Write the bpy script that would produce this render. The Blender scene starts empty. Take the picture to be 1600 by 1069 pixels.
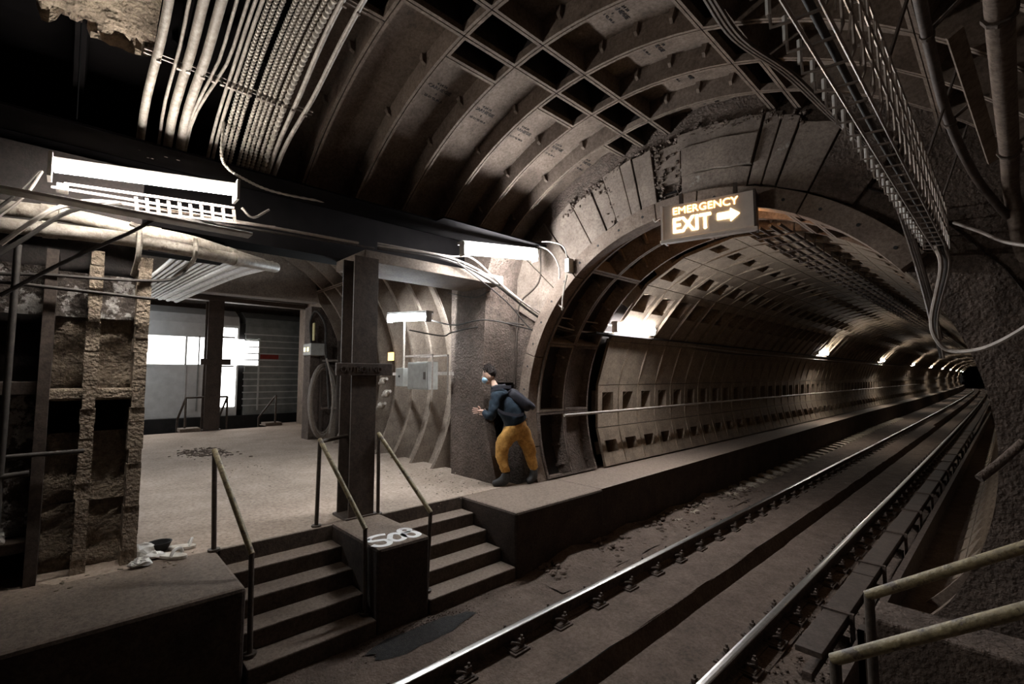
import bpy, bmesh, math, random
from mathutils import Vector, Matrix
C = bpy.context.scene.collection
S = bpy.context.scene
random.seed(7)
PI = math.pi
rad = math.radians

# ------------------------------------------------------------------ camera, world, exposure
YAW, PITCH, FPX = rad(46.8), rad(4.2), 730.0
cam_d = bpy.data.cameras.new('camera'); cam = bpy.data.objects.new('camera', cam_d); C.objects.link(cam)
cam.location = (0, 0, 1.6)
cam.rotation_euler = (PI / 2 + PITCH, 0, YAW)
cam_d.sensor_width = 36.0; cam_d.lens = 36.0 * FPX / 1600.0
cam_d.clip_start = 0.05; cam_d.clip_end = 400
S.camera = cam
w = bpy.data.worlds.new('world'); S.world = w; w.use_nodes = True
w.node_tree.nodes['Background'].inputs[0].default_value = (0.9, 0.85, 0.8, 1)
w.node_tree.nodes['Background'].inputs[1].default_value = 0.004
S.view_settings.view_transform = 'Standard'; S.view_settings.look = 'None'
S.view_settings.gamma = 1; S.view_settings.use_curve_mapping = False
S.view_settings.exposure = 1.12
LAMP1, LAMP2, LAMP3, LAMPT = 90.0, 85.0, 65.0, 90.0      # radiance of the fluorescent tubes
TRAINW = 4.0

# measured viewing ray of the survey point: gives a real position once one coordinate is known
_F = Vector((-math.sin(YAW) * math.cos(PITCH), math.cos(YAW) * math.cos(PITCH), math.sin(PITCH)))
_R = Vector((math.cos(YAW), math.sin(YAW), 0))
_U = _R.cross(_F)
def at(u, v, ax, val):
    d = _F + _R * ((u - 800) / FPX) - _U * ((v - 534.5) / FPX)
    k = 'xyz'.index(ax); o = Vector((0, 0, 1.6))
    return o + d * ((val - o[k]) / d[k])

# ------------------------------------------------------------------ materials
def mat(name, c1, c2=None, rough=0.8, bump=0.15, scale=6.0, metal=0.0, fine=60.0, dust=None, spec=0.3, patch=None):
    m = bpy.data.materials.new(name); m.use_nodes = True
    nt = m.node_tree; N = nt.nodes; L = nt.links
    b = N['Principled BSDF']
    b.inputs['Roughness'].default_value = rough; b.inputs['Metallic'].default_value = metal
    b.inputs['Specular IOR Level'].default_value = spec
    if c2 is None: c2 = tuple(x * 0.6 for x in c1)
    tc = N.new('ShaderNodeTexCoord')
    n1 = N.new('ShaderNodeTexNoise'); n1.inputs['Scale'].default_value = scale; n1.inputs['Detail'].default_value = 6; n1.inputs['Roughness'].default_value = 0.65
    L.new(tc.outputs['Object'], n1.inputs['Vector'])
    r = N.new('ShaderNodeValToRGB'); r.color_ramp.elements[0].position = 0.32; r.color_ramp.elements[1].position = 0.68
    r.color_ramp.elements[0].color = (*c2, 1); r.color_ramp.elements[1].color = (*c1, 1)
    L.new(n1.outputs[0], r.inputs[0]); col = r.outputs[0]
    if patch:      # flaked paint or lime patches
        n3 = N.new('ShaderNodeTexNoise'); n3.inputs['Scale'].default_value = patch[1]; n3.inputs['Detail'].default_value = 8; n3.inputs['Roughness'].default_value = 0.7
        L.new(tc.outputs['Object'], n3.inputs['Vector'])
        r3 = N.new('ShaderNodeValToRGB'); r3.color_ramp.elements[0].position = patch[2]; r3.color_ramp.elements[1].position = patch[2] + 0.04
        L.new(n3.outputs[0], r3.inputs[0])
        mx = N.new('ShaderNodeMix'); mx.data_type = 'RGBA'; L.new(r3.outputs[0], mx.inputs[0]); L.new(col, mx.inputs[6]); mx.inputs[7].default_value = (*patch[0], 1); col = mx.outputs[2]
    if dust:       # dust lies on what faces up
        g = N.new('ShaderNodeNewGeometry'); sp = N.new('ShaderNodeSeparateXYZ'); L.new(g.outputs['Normal'], sp.inputs[0])
        mr = N.new('ShaderNodeMapRange'); mr.inputs[1].default_value = 0.2; mr.inputs[2].default_value = 0.9; L.new(sp.outputs[2], mr.inputs[0])
        mx = N.new('ShaderNodeMix'); mx.data_type = 'RGBA'; L.new(mr.outputs[0], mx.inputs[0]); L.new(col, mx.inputs[6]); mx.inputs[7].default_value = (*dust, 1); col = mx.outputs[2]
    if bump > .06:      # grime speckle
        n4 = N.new('ShaderNodeTexNoise'); n4.inputs['Scale'].default_value = fine * .55; n4.inputs['Detail'].default_value = 5; n4.inputs['Roughness'].default_value = .75
        L.new(tc.outputs['Object'], n4.inputs['Vector'])
        r4 = N.new('ShaderNodeValToRGB'); r4.color_ramp.elements[0].position = .36; r4.color_ramp.elements[1].position = .6
        r4.color_ramp.elements[0].color = (.66, .645, .63, 1); r4.color_ramp.elements[1].color = (1.12, 1.12, 1.12, 1)
        L.new(n4.outputs[0], r4.inputs[0])
        mu = N.new('ShaderNodeMix'); mu.data_type = 'RGBA'; mu.blend_type = 'MULTIPLY'; mu.inputs[0].default_value = 1; L.new(col, mu.inputs[6]); L.new(r4.outputs[0], mu.inputs[7]); col = mu.outputs[2]
    L.new(col, b.inputs['Base Color'])
    if bump:
        n2 = N.new('ShaderNodeTexNoise'); n2.inputs['Scale'].default_value = fine; n2.inputs['Detail'].default_value = 4
        L.new(tc.outputs['Object'], n2.inputs['Vector'])
        bp = N.new('ShaderNodeBump'); bp.inputs['Strength'].default_value = min(1, bump * 2); bp.inputs['Distance'].default_value = 0.012 if bump < .3 else 0.03
        L.new(n2.outputs[0], bp.inputs['Height']); L.new(bp.outputs[0], b.inputs['Normal'])
    return m
def emit(name, c, s):
    m = bpy.data.materials.new(name); m.use_nodes = True; N = m.node_tree.nodes
    b = N['Principled BSDF']; b.inputs['Base Color'].default_value = (*c, 1)
    b.inputs['Emission Color'].default_value = (*c, 1); b.inputs['Emission Strength'].default_value = s
    return m
M = dict(
    iron=mat('dusty cast iron', (.205, .156, .122), (.12, .088, .069), .82, .12, 5, dust=(.2, .155, .12), spec=.15),
    vault=mat('vault iron', (.165, .125, .098), (.1, .074, .058), .85, .12, 5, spec=.12),
    shade_black=mat('painted shade black', (.006, .005, .005), (.003, .0025, .0025), .95, .0, 5, spec=.05),  # near-black colour that stands in for shade around the vault
    ironrib=mat('passage iron', (.24, .19, .152), (.15, .115, .09), .8, .12, 5, spec=.15),
    steel=mat('brown painted steel', (.09, .066, .053), (.052, .038, .03), .6, .08, 7, spec=.35),
    dark=mat('dark iron and painted shade', (.03, .022, .019), (.012, .009, .008), .8, .1, 5),  # dark iron, also the painted shade inside pockets and niche
    conc=mat('grimy concrete', (.22, .172, .138), (.125, .096, .077), .88, .15, 3, patch=((.3, .27, .24), 2.2, .66)),
    lining=mat('tunnel lining concrete', (.26, .2, .147), (.14, .107, .078), .85, .1, 3, spec=.2),
    liningpale=mat('pale lining concrete', (.34, .29, .23), (.2, .165, .125), .85, .1, 3, spec=.2),
    gunite=mat('rough sprayed concrete', (.135, .1, .08), (.08, .058, .046), .92, .45, 4, fine=34),
    panelg=mat('rust brown rough render', (.3, .235, .172), (.165, .125, .092), .92, .5, 5, fine=38),
    flaky=mat('flaking painted render', (.12, .095, .08), (.05, .04, .033), .9, .45, 5, fine=25, patch=((.42, .39, .36), 5, .53)),
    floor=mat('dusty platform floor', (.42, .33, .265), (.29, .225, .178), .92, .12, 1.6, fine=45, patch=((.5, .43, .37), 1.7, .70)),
    track=mat('dirt covered trackbed', (.155, .113, .088), (.088, .064, .05), .95, .35, 4, fine=50, patch=((.3, .26, .23), 3, .70)),
    step=mat('worn stair concrete', (.12, .092, .072), (.065, .049, .039), .9, .2, 4, dust=(.2, .153, .12)),
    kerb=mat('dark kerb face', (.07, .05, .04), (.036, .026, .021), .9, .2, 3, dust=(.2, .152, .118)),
    rust=mat('rusty rail side', (.12, .088, .07), (.06, .044, .036), .85, .25, 12),
    rail=mat('worn rail head', (.62, .60, .57), (.5, .47, .43), .34, .02, 20, metal=1.0),
    brass=mat('worn yellow handrail paint', (.38, .31, .17), (.2, .155, .09), .5, .15, 22, spec=.4, patch=((.11, .08, .055), 14, .56)),
    pole=mat('dark handrail post', (.09, .068, .052), (.05, .038, .03), .6, .12, 14),
    pipe=mat('grey conduit', (.36, .31, .26), (.24, .2, .165), .5, .08, 10, spec=.5),
    bigpipe=mat('pale painted pipe', (.42, .37, .31), (.28, .24, .2), .55, .12, 8, spec=.4, patch=((.14, .1, .08), 7, .63)),
    hose=mat('corrugated metal hose', (.42, .37, .31), (.3, .26, .22), .45, .0, 10, metal=.1),
    cable=mat('dusty black cable', (.06, .05, .043), (.03, .025, .022), .7, .05, 14),
    palecable=mat('dusty pale cable', (.36, .31, .27), (.24, .2, .17), .6, .05, 14),
    wire=mat('galvanised wire', (.42, .36, .32), (.22, .18, .155), .4, .04, 20, metal=.6),
    house=mat('lamp housing enamel', (.5, .48, .45), (.34, .32, .3), .5, .05, 10),
    signc=mat('sign casing paint', (.78, .69, .62), (.66, .58, .52), .6, .05, 9),
    boxgrey=mat('grey cabinet paint', (.36, .35, .32), (.26, .25, .225), .55, .06, 8),
    train=mat('stainless train body', (.62, .62, .61), (.5, .5, .49), .5, .0, 4, metal=.25),
    traind=mat('dark train ribbing', (.30, .31, .30), (.2, .21, .2), .5, .0, 4, metal=.3),
    black=mat('black rubber', (.02, .018, .017), (.01, .009, .009), .7, .03, 8),
    white=mat('white litter plastic', (.75, .73, .70), (.55, .52, .48), .6, .05, 12),
    paint=mat('white spray paint', (.85, .83, .81), (.72, .69, .66), .8, .05, 20),
    skin=mat('skin', (.62, .40, .30), (.55, .34, .25), .5, .02, 10),
    hair=mat('dark brown hair', (.035, .022, .017), (.015, .01, .008), .6, .3, 40, fine=160),
    navy=mat('navy hoodie', (.018, .032, .048), (.01, .018, .028), .85, .15, 12, fine=90),
    hood=mat('charcoal hood cloth', (.04, .04, .045), (.022, .022, .026), .9, .15, 12, fine=90),
    bag=mat('black backpack nylon', (.028, .027, .035), (.015, .014, .02), .65, .1, 12),
    ochre=mat('ochre trousers', (.55, .29, .075), (.42, .21, .05), .85, .15, 7, fine=40),
    boot=mat('dark leather boots', (.045, .042, .04), (.022, .02, .019), .6, .15, 14),
    mask=mat('pale blue face mask', (.45, .66, .82), (.36, .56, .74), .7, .02, 10),
    sandal=mat('scuffed white sandal', (.72, .68, .62), (.4, .34, .28), .7, .05, 9),
    brown=mat('brown paper', (.24, .17, .11), (.15, .1, .07), .9, .1, 12),
    yellow=mat('yellow tag', (.6, .52, .22), (.4, .33, .12), .6, .02, 12),
)
M['tube1'] = emit('warm white lamp tube', (1.0, .97, .92), LAMP1)
M['tube2'] = emit('cool white lamp tube', (.92, .96, 1.0), LAMP2)
M['tube3'] = emit('cool white passage tube', (.86, .94, 1.0), LAMP3)
M['tubef'] = emit('cool first tunnel tube', (.96, .97, 1.0), 85.0)
M['tubet'] = emit('white tunnel tube', (1.0, .96, .88), LAMPT)
M['glow'] = emit('amber sign glow', (1.0, .55, .2), 3.5)
M['glow2'] = emit('hot sign glow', (1.0, .72, .38), 6)
M['window'] = emit('lit train window', (1.0, .99, .97), TRAINW)
M['amber'] = emit('small amber lamp', (1.0, .55, .15), 1.6)

# ------------------------------------------------------------------ mesh helpers
class MB:
    def __init__(s): s.v = []; s.f = []
    def add(s, vs, fs):
        o = len(s.v); s.v += [tuple(x) for x in vs]; s.f += [tuple(o + i for i in f) for f in fs]; return s
    def box(s, x0, x1, y0, y1, z0, z1):
        return s.add([(x0, y0, z0), (x1, y0, z0), (x1, y1, z0), (x0, y1, z0), (x0, y0, z1), (x1, y0, z1), (x1, y1, z1), (x0, y1, z1)],
                     [(3, 2, 1, 0), (4, 5, 6, 7), (0, 1, 5, 4), (1, 2, 6, 5), (2, 3, 7, 6), (3, 0, 4, 7)])
    def obox(s, c, ax, ay, az):       # centre and three half vectors
        c, ax, ay, az = map(Vector, (c, ax, ay, az))
        vs = [c + i * ax + j * ay + k * az for k in (-1, 1) for i, j in ((-1, -1), (1, -1), (1, 1), (-1, 1))]
        return s.add(vs, [(3, 2, 1, 0), (4, 5, 6, 7), (0, 1, 5, 4), (1, 2, 6, 5), (2, 3, 7, 6), (3, 0, 4, 7)])
    def tube(s, pts, r, n=8, caps=True):
        pts = [Vector(p) for p in pts]; rs = r if isinstance(r, (list, tuple)) else [r] * len(pts)
        t = (pts[1] - pts[0]).normalized(); a = t.orthogonal().normalized(); rings = []
        for i, p in enumerate(pts):
            t = ((pts[min(i + 1, len(pts) - 1)] - pts[max(i - 1, 0)])).normalized()
            a = (a - t * a.dot(t)).normalized(); b = t.cross(a)
            rings.append([p + (a * math.cos(2 * PI * k / n) + b * math.sin(2 * PI * k / n)) * rs[i] for k in range(n)])
        vs = [q for rg in rings for q in rg]; fs = []
        for i in range(len(pts) - 1):
            for k in range(n):
                k2 = (k + 1) % n; fs.append((i * n + k, i * n + k2, (i + 1) * n + k2, (i + 1) * n + k))
        if caps: fs.append(tuple(range(n))[::-1]); fs.append(tuple((len(pts) - 1) * n + k for k in range(n)))
        return s.add(vs, fs)
    def prism(s, poly, axis, a, b):   # polygon in the two other axes, swept from a to b
        def P(q, t): return {'x': (t, q[0], q[1]), 'y': (q[0], t, q[1]), 'z': (q[0], q[1], t)}[axis]
        n = len(poly); vs = [P(q, a) for q in poly] + [P(q, b) for q in poly]
        fs = [tuple(range(n))[::-1], tuple(range(n, 2 * n))] + [(k, (k + 1) % n, n + (k + 1) % n, n + k) for k in range(n)]
        return s.add(vs, fs)
    def ball(s, c, rx, ry=None, rz=None, n=10, m=7, M3=None):
        ry = ry or rx; rz = rz or rx; c = Vector(c); vs = []; fs = []
        for i in range(1, m):
            for k in range(n):
                p = Vector((rx * math.sin(PI * i / m) * math.cos(2 * PI * k / n), ry * math.sin(PI * i / m) * math.sin(2 * PI * k / n), rz * math.cos(PI * i / m)))
                vs.append(c + (M3 @ p if M3 else p))
        for q in (1, -1):
            p = Vector((0, 0, rz * q)); vs.append(c + (M3 @ p if M3 else p))
        for i in range(m - 2):
            for k in range(n): fs.append((i * n + k, (i + 1) * n + k, (i + 1) * n + (k + 1) % n, i * n + (k + 1) % n))
        T = (m - 1) * n
        for k in range(n): fs.append((T, k, (k + 1) % n)); fs.append((T + 1, (m - 2) * n + (k + 1) % n, (m - 2) * n + k))
        return s.add(vs, fs)
    def build(s, name, m, parent=None, smooth=False, bevel=0, **props):
        me = bpy.data.meshes.new(name)
        if parent is not None:
            o0 = Vector((0, 0, 0)); q = parent
            while q is not None: o0 += q.location; q = q.parent
            base = o0; rot = parent.get('_rot')
        else:
            xs, ys, zs = zip(*s.v)
            base = Vector(((min(xs) + max(xs)) / 2, (min(ys) + max(ys)) / 2, min(zs))); rot = None
        local = parent is not None and parent.get('local')
        me.from_pydata([v if local else (v[0] - base.x, v[1] - base.y, v[2] - base.z) for v in s.v], [], s.f)
        bm = bmesh.new(); bm.from_mesh(me); bmesh.ops.recalc_face_normals(bm, faces=bm.faces); bm.to_mesh(me); bm.free()
        me.materials.append(M[m] if isinstance(m, str) else m)
        o = bpy.data.objects.new(name, me); C.objects.link(o)
        if parent is not None: o.parent = parent
        else: o.location = base
        if smooth: 
            me.polygons.foreach_set('use_smooth', [True] * len(me.polygons))
            try: me.set_sharp_from_angle(angle=rad(50))
            except Exception: pass
        if bevel:
            b = o.modifiers.new('bevel', 'BEVEL'); b.width = bevel; b.segments = 2; b.limit_method = 'ANGLE'
        for k, v in props.items(): o[k] = v
        return o
def thing(name, label, cat, loc=(0, 0, 0), group=None, kind=None, rz=0, local=False):
    o = bpy.data.objects.new(name, None); C.objects.link(o); o.location = loc; o.rotation_euler.z = rz; o.empty_display_size = .1
    if label: o['label'] = label
    if cat: o['category'] = cat
    if group: o['group'] = group
    if kind: o['kind'] = kind
    if local: o['local'] = 1
    return o
def struct(name, loc=(0, 0, 0), label=None): return thing(name, label, None, loc, kind='structure')
def tag(o, label, cat, group=None, kind=None):
    o['label'] = label; o['category'] = cat
    if group: o['group'] = group
    if kind: o['kind'] = kind
    return o
def inst(src, parent, loc=(0, 0, 0), rz=0, name=None):
    c = src.copy(); C.objects.link(c); c.parent = parent; c.location = loc; c.rotation_euler.z = rz
    if name: c.name = name
    return c
def dup(root, loc, label=None, group=None):
    r = root.copy(); C.objects.link(r); r.location = loc
    if label: r['label'] = label
    if group: r['group'] = group
    for ch in list(root.children):
        c = ch.copy(); C.objects.link(c); c.parent = r
        for g in ch.children: d = g.copy(); C.objects.link(d); d.parent = c
    return r
def smoothpath(pts, k=6):            # Catmull-Rom through the points
    P = [Vector(p) for p in pts]; P = [P[0] * 2 - P[1]] + P + [P[-1] * 2 - P[-2]]; out = []
    for i in range(1, len(P) - 2):
        a, b, c, d = P[i - 1:i + 3]
        for j in range(k):
            t = j / k; out.append(.5 * ((2 * b) + (c - a) * t + (2 * a - 5 * b + 4 * c - d) * t * t + (3 * b - a - 3 * c + d) * t ** 3))
    out.append(P[-2]); return out
def off(y): return -.0001 * max(0, y - 5) ** 2 - .0015 * max(0, y - 110) ** 2
def arc(xc, zc, r, y, t0, t1, st=3):
    n = max(1, int(abs(t1 - t0) / st + .5)); return [(xc + r * math.cos(rad(t0 + (t1 - t0) * i / n)), y, zc + r * math.sin(rad(t0 + (t1 - t0) * i / n))) for i in range(n + 1)]

# curved cast pan: flanges at radius r, plate recessed by d, built about the cylinder axis (axis along y)
def pan(xc, zc, r, t0, t1, y0, y1, d=.2, fl=.028, lug=True, st=3.2, tf=None, axis='y'):
    m = MB(); tf = tf if tf is not None else math.degrees(fl / r)
    g = .005; y0 += g; y1 -= g; t0 += math.degrees(g / r); t1 -= math.degrees(g / r)
    def P(t, y, q):
        a = xc + q * math.cos(rad(t)); b = zc + q * math.sin(rad(t))
        return (a, y, b) if axis == 'y' else (y, a, b)
    n = max(1, round((t1 - t0) / st)); prof = [(y0, r + d + .02), (y0, r), (y0 + fl, r), (y0 + fl + .012, r + d), (y1 - fl - .012, r + d), (y1 - fl, r), (y1, r), (y1, r + d + .02)]
    vs = []; fs = []; k = len(prof)
    for i in range(n + 1):
        t = t0 + (t1 - t0) * i / n; vs += [P(t, *q) for q in prof]
    for i in range(n):
        for j in range(k - 1): fs.append((i * k + j, i * k + j + 1, (i + 1) * k + j + 1, (i + 1) * k + j))
    m.add(vs, fs)
    for a, b in ((t0, t0 + tf), (t1 - tf, t1)):
        m.add([P(a, y0 + fl, r), P(a, y1 - fl, r), P(b, y1 - fl, r), P(b, y0 + fl, r), P(a, y0 + fl, r + d), P(a, y1 - fl, r + d), P(b, y1 - fl, r + d), P(b, y0 + fl, r + d)],
              [(0, 1, 2, 3), (0, 1, 5, 4), (3, 2, 6, 7)])
    if lug and t1 - t0 > 8:
        for q in (.22, .5, .8):
            t = t0 + (t1 - t0) * q
            for yy, sgn in ((y0 + fl + .01, 1), (y1 - fl - .01, -1)):
                w_ = math.degrees(.022 / r)
                m.add([P(t - w_ * .7, yy, r + .09), P(t + w_ * .7, yy, r + .09), P(t + w_ * .7, yy + sgn * .035, r + .12), P(t - w_ * .7, yy + sgn * .035, r + .12), P(t - w_ * 1.2, yy, r + d), P(t + w_ * 1.2, yy, r + d), P(t + w_ * 1.2, yy + sgn * .04, r + d), P(t - w_ * 1.2, yy + sgn * .04, r + d)],
                      [(0, 1, 2, 3), (0, 1, 5, 4), (1, 2, 6, 5), (2, 3, 7, 6), (3, 0, 4, 7)])
    return m

# ------------------------------------------------------------------ cavern vault
VX, VZ, VR, PY = -2.8, .9, 3.75, .62
Y4 = 4.88
vault = struct('ceiling', (VX, 0, VZ), 'cast iron vault of ribbed rings over the near track')
TXT = [('15-11 CL 80 A', .028), ('6', .03), ('CARNEGIE', .045), ('4 24 38', .03)]
def cast_text(parent, t, y, xc, zc, r, ts):
    for i, (s, h) in enumerate(ts):
        cu = bpy.data.curves.new('t', 'FONT'); cu.body = s; cu.size = h * 1.35; cu.extrude = .003; cu.align_x = 'CENTER'; cu.resolution_u = 1
        ob = bpy.data.objects.new('t', cu); C.objects.link(ob)
        dg = bpy.context.evaluated_depsgraph_get(); dg.update(); me = bpy.data.meshes.new_from_object(ob.evaluated_get(dg))
        bpy.data.objects.remove(ob); a = rad(t - math.degrees(i * .062 / r))
        o = bpy.data.objects.new('cast_lettering', me); C.objects.link(o); me.materials.append(M['dark']); o.parent = parent
        n = Vector((-math.cos(a), 0, -math.sin(a))); up = Vector((-math.sin(a), 0, math.cos(a))) ; rt = up.cross(n)
        if rt.y < 0: rt = -rt; up = -up
        mt = Matrix((rt, up, n)).transposed().to_4x4()
        pos = Vector((xc + r * math.cos(a), y, zc + r * math.sin(a))) - Vector(parent_world(parent))
        mt.translation = pos; o.matrix_local = mt
def parent_world(p):
    v = Vector((0, 0, 0))
    while p is not None: v += p.location; p = p.parent
    return v
for k in range(-1, 10):
    ya, yb = Y4 - PY * k, Y4 - PY * (k - 1)
    low = (k % 2 == 0)
    # ring F starts at rib 4 (k = 0); alternate rings carry the lower pocket too
    segs = [(-12, 8, 0), (8, 28, 0), (28, 48, 0), (48, 67.3, 0), (67.3, 71.2, 1), (71.2, 90, 0), (90, 95.8, 1)]
    segs += [(95.8, 100.2, 1), (100.2, 134, 0)] if low else [(95.8, 134, 0)]
    if k == -1 : yb = ya + .3
    for t0, t1, pk in segs:
        if pk:
            pk_ = pan(VX, VZ, VR, t0, t1, ya, yb, d=.06, lug=False); pk_.f = [f for f in pk_.f]
            n_ = max(1, round((t1 - t0) / 3.2)); del pk_.f[3:(n_) * 7:7]
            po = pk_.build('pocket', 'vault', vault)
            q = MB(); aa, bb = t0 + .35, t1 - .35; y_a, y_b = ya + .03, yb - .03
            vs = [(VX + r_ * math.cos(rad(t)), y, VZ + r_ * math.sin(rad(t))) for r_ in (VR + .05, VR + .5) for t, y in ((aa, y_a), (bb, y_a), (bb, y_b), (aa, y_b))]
            q.add(vs, [(0, 1, 5, 4), (1, 2, 6, 5), (2, 3, 7, 6), (3, 0, 4, 7), (4, 5, 6, 7)]); q.build('recess', 'dark', po)  # dark inner faces stand in for shade deep in the pocket
        else:
            p = pan(VX, VZ, VR, t0, t1, ya, yb, lug=t0 > 60).build('panel', 'vault' if k < 7 else 'shade_black', vault)  # leftmost rings coloured near black to paint in the shade there
            if k in (0, 1, 2, 3, 4) and t0 in (100.2, 95.8, 71.2):
                tt = 110 if t0 > 90 else 83
                cast_text(p, tt, (ya + yb) / 2, VX, VZ, VR + .197, TXT)
m = MB()      # plain shell behind the camera's back, near black in place of shade
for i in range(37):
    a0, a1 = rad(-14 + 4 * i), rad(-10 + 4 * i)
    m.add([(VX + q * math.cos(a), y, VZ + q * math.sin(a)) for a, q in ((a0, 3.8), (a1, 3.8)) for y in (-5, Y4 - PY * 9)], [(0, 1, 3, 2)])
m.build('shell', 'shade_black', vault)
m = MB(); rnd = random.Random(8); vs = []
for i in range(19):
    for j in range(19):
        t = 107 + 11.5 * i / 18; y = -.32 + .66 * j / 18; q_ = 3.66 + rnd.uniform(-.02, .02) + (.14 if i > 15 and rnd.random() < .5 else 0)
        vs.append((VX + q_ * math.cos(rad(t)), y, VZ + q_ * math.sin(rad(t))))
m.add(vs, [(i * 19 + j, (i + 1) * 19 + j, (i + 1) * 19 + j + 1, i * 19 + j + 1) for i in range(18) for j in range(18)])
m.build('render_patch', 'panelg', vault, smooth=True)
m = MB(); m.obox((VX + 3.55 * math.cos(rad(115)), -.72, VZ + 3.55 * math.sin(rad(115))), (0, .045, 0), (.02, 0, .01), (-.2, 0, .42)); m.build('strut', 'vault', vault)

# ------------------------------------------------------------------ portal face
RX, RZ, RR = -2.65, 1.03, 2.55
face = struct('wall_portal', (RX, 5.35, 0), 'rough concrete bulkhead around the tunnel mouth')
def face_outer(a):       # distance to the hidden outer edge of the bulkhead, kept just outside the vault
    x, z = math.cos(a), math.sin(a); best = 9
    if x > 1e-6: best = min(best, (1.6 - RX) / x)
    if x < -1e-6: best = min(best, (-6.9 - RX) / x)
    if z > 1e-6: best = min(best, (5.0 - RZ) / z)
    if z < -1e-6: best = min(best, (-.78 - RZ) / z)
    return best
m = MB(); NA, NR = 180, 14; vs = []; fs = []; rnd = random.Random(3)
for i in range(NA):
    a = 2 * PI * i / NA; ro = face_outer(a)
    for j in range(NR + 1):
        q = RR + (ro - RR) * j / NR if ro > RR else RR
        jy = 0 if j == 0 else rnd.uniform(-.022, .022)
        vs.append((RX + q * math.cos(a), 5.35 + jy, RZ + q * math.sin(a)))
for i in range(NA):
    i2 = (i + 1) % NA
    for j in range(NR):
        c = vs[i * (NR + 1) + j]; c2 = vs[i2 * (NR + 1) + j + 1]; mx_, mz_ = (c[0] + c2[0]) / 2, (c[2] + c2[2]) / 2
        if mx_ < -5.9 and mz_ < 1.9: continue          # behind the pier, left open to the dark gap
        fs.append((i * (NR + 1) + j, i2 * (NR + 1) + j, i2 * (NR + 1) + j + 1, i * (NR + 1) + j + 1))
m.add(vs, fs); m.build('render_coat', 'gunite', face, smooth=True)
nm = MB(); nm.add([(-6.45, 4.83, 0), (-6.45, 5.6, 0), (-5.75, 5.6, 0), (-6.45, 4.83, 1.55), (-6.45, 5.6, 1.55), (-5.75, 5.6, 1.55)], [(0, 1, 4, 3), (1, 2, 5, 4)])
nm.build('niche', 'dark', face)  # dark colour painted in place of shade inside the gap
# boards and blocks of the face above the ring, each a wedge standing proud
def wedge(a0, a1, r0, r1, y0, y1, mname='conc', name='panel', bevel=.006, jag=0):
    n = max(2, round(abs(a1 - a0) / 2.5)); q = MB(); vs = []
    for i in range(n + 1):
        a = rad(a0 + (a1 - a0) * i / n)
        for rr_ in (r0, r1):
            rj = rr_ + random.uniform(-jag, jag)
            for y in (y0, y1): vs.append((RX + rj * math.cos(a), y, RZ + rj * math.sin(a)))
    fs = []
    for i in range(n):
        b = i * 4
        fs += [(b, b + 4, b + 6, b + 2), (b + 1, b + 3, b + 7, b + 5), (b, b + 1, b + 5, b + 4), (b + 2, b + 6, b + 7, b + 3)]
    fs += [(0, 2, 3, 1), (n * 4, n * 4 + 1, n * 4 + 3, n * 4 + 2)]
    q.add(vs, fs); return q.build(name, mname, face, bevel=bevel)
for a0, a1, r0, r1, dp in ((104.0, 108.6, 2.75, 3.55, .06), (100.9, 103.7, 2.75, 3.52, .075), (96.2, 100.6, 2.75, 3.5, .065), (108.9, 112.5, 2.78, 3.5, .035),
                           (112.8, 118.5, 2.75, 3.5, .05), (118.8, 127, 2.75, 3.62, .045), (127.3, 137, 2.75, 3.75, .05), (137.3, 150, 2.75, 4.0, .04),
                           (89.8, 95.8, 2.95, 3.45, .04), (73.9, 89.2, 3.0, 3.33, .085), (73.9, 89.4, 2.76, 2.99, .055), (74.0, 90.2, 3.345, 3.53, .06),
                           (70.9, 73.6, 2.78, 3.55, .05), (67.7, 70.5, 2.78, 3.5, .06), (61, 67.4, 2.78, 3.45, .05), (52, 60.7, 2.78, 3.4, .045)):
    wedge(a0, a1, r0, r1, 5.35 - dp, 5.42, 'conc' if a0 > 60 else 'gunite', jag=.012)
mr_ = MB(); rr2 = random.Random(17)
for i in range(240):
    a = rr2.uniform(66, 122); q_ = 3.5 + rr2.gauss(0, .035) if i % 3 else rr2.uniform(2.75, 3.45); a = a if i % 3 else rr2.choice((94.5, 95.4, 109, 90.2)) + rr2.gauss(0, .8)
    mr_.ball((RX + q_ * math.cos(rad(a)), 5.31, RZ + q_ * math.sin(rad(a))), rr2.uniform(.012, .04), .03, rr2.uniform(.01, .03), 6, 4)
mr_.build('broken_plaster', 'gunite', face, kind='stuff')
# iron ring flange around the mouth, in bolted pieces
for i, (a0, a1) in enumerate(((36, 60), (60, 84.5), (84.5, 96), (96, 128), (128, 160), (160, 192), (192, 206))):
    f = wedge(a0 + .15, a1 - .15, 2.53, 2.74, 5.2, 5.4, 'iron', 'ring_flange', .004)
    bm_ = MB()
    for j in range(int((a1 - a0) / 8)):
        a = rad(a0 + 4 + 8 * j); c = Vector((RX + 2.635 * math.cos(a), 5.2, RZ + 2.635 * math.sin(a)))
        bm_.tube([c + Vector((0, .012, 0)), c - Vector((0, .004, 0))], .017, 8)
    if bm_.v: bm_.build('bolt_hole', 'black', f)
# rings of iron between the mouth and the concrete lining
IR = [(5.4, 6.02), (6.02, 6.66)]
for ya, yb in IR:
    for t0, t1 in ((-52, -25), (-25, 5), (5, 35), (35, 62), (62, 67), (67, 90), (90, 95), (95, 125), (125, 155), (155, 180), (180, 203)):
        fill = t0 >= 155 if ya > 6 else t0 >= 180
        pan(-2.58, 1.02, 2.56, t0, t1, ya, yb, d=(.16 if ya > 6 else .3) if fill else .42, fl=.035, lug=(t1 - t0 > 8)).build('iron_panel', 'gunite' if fill else 'iron', face)
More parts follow.
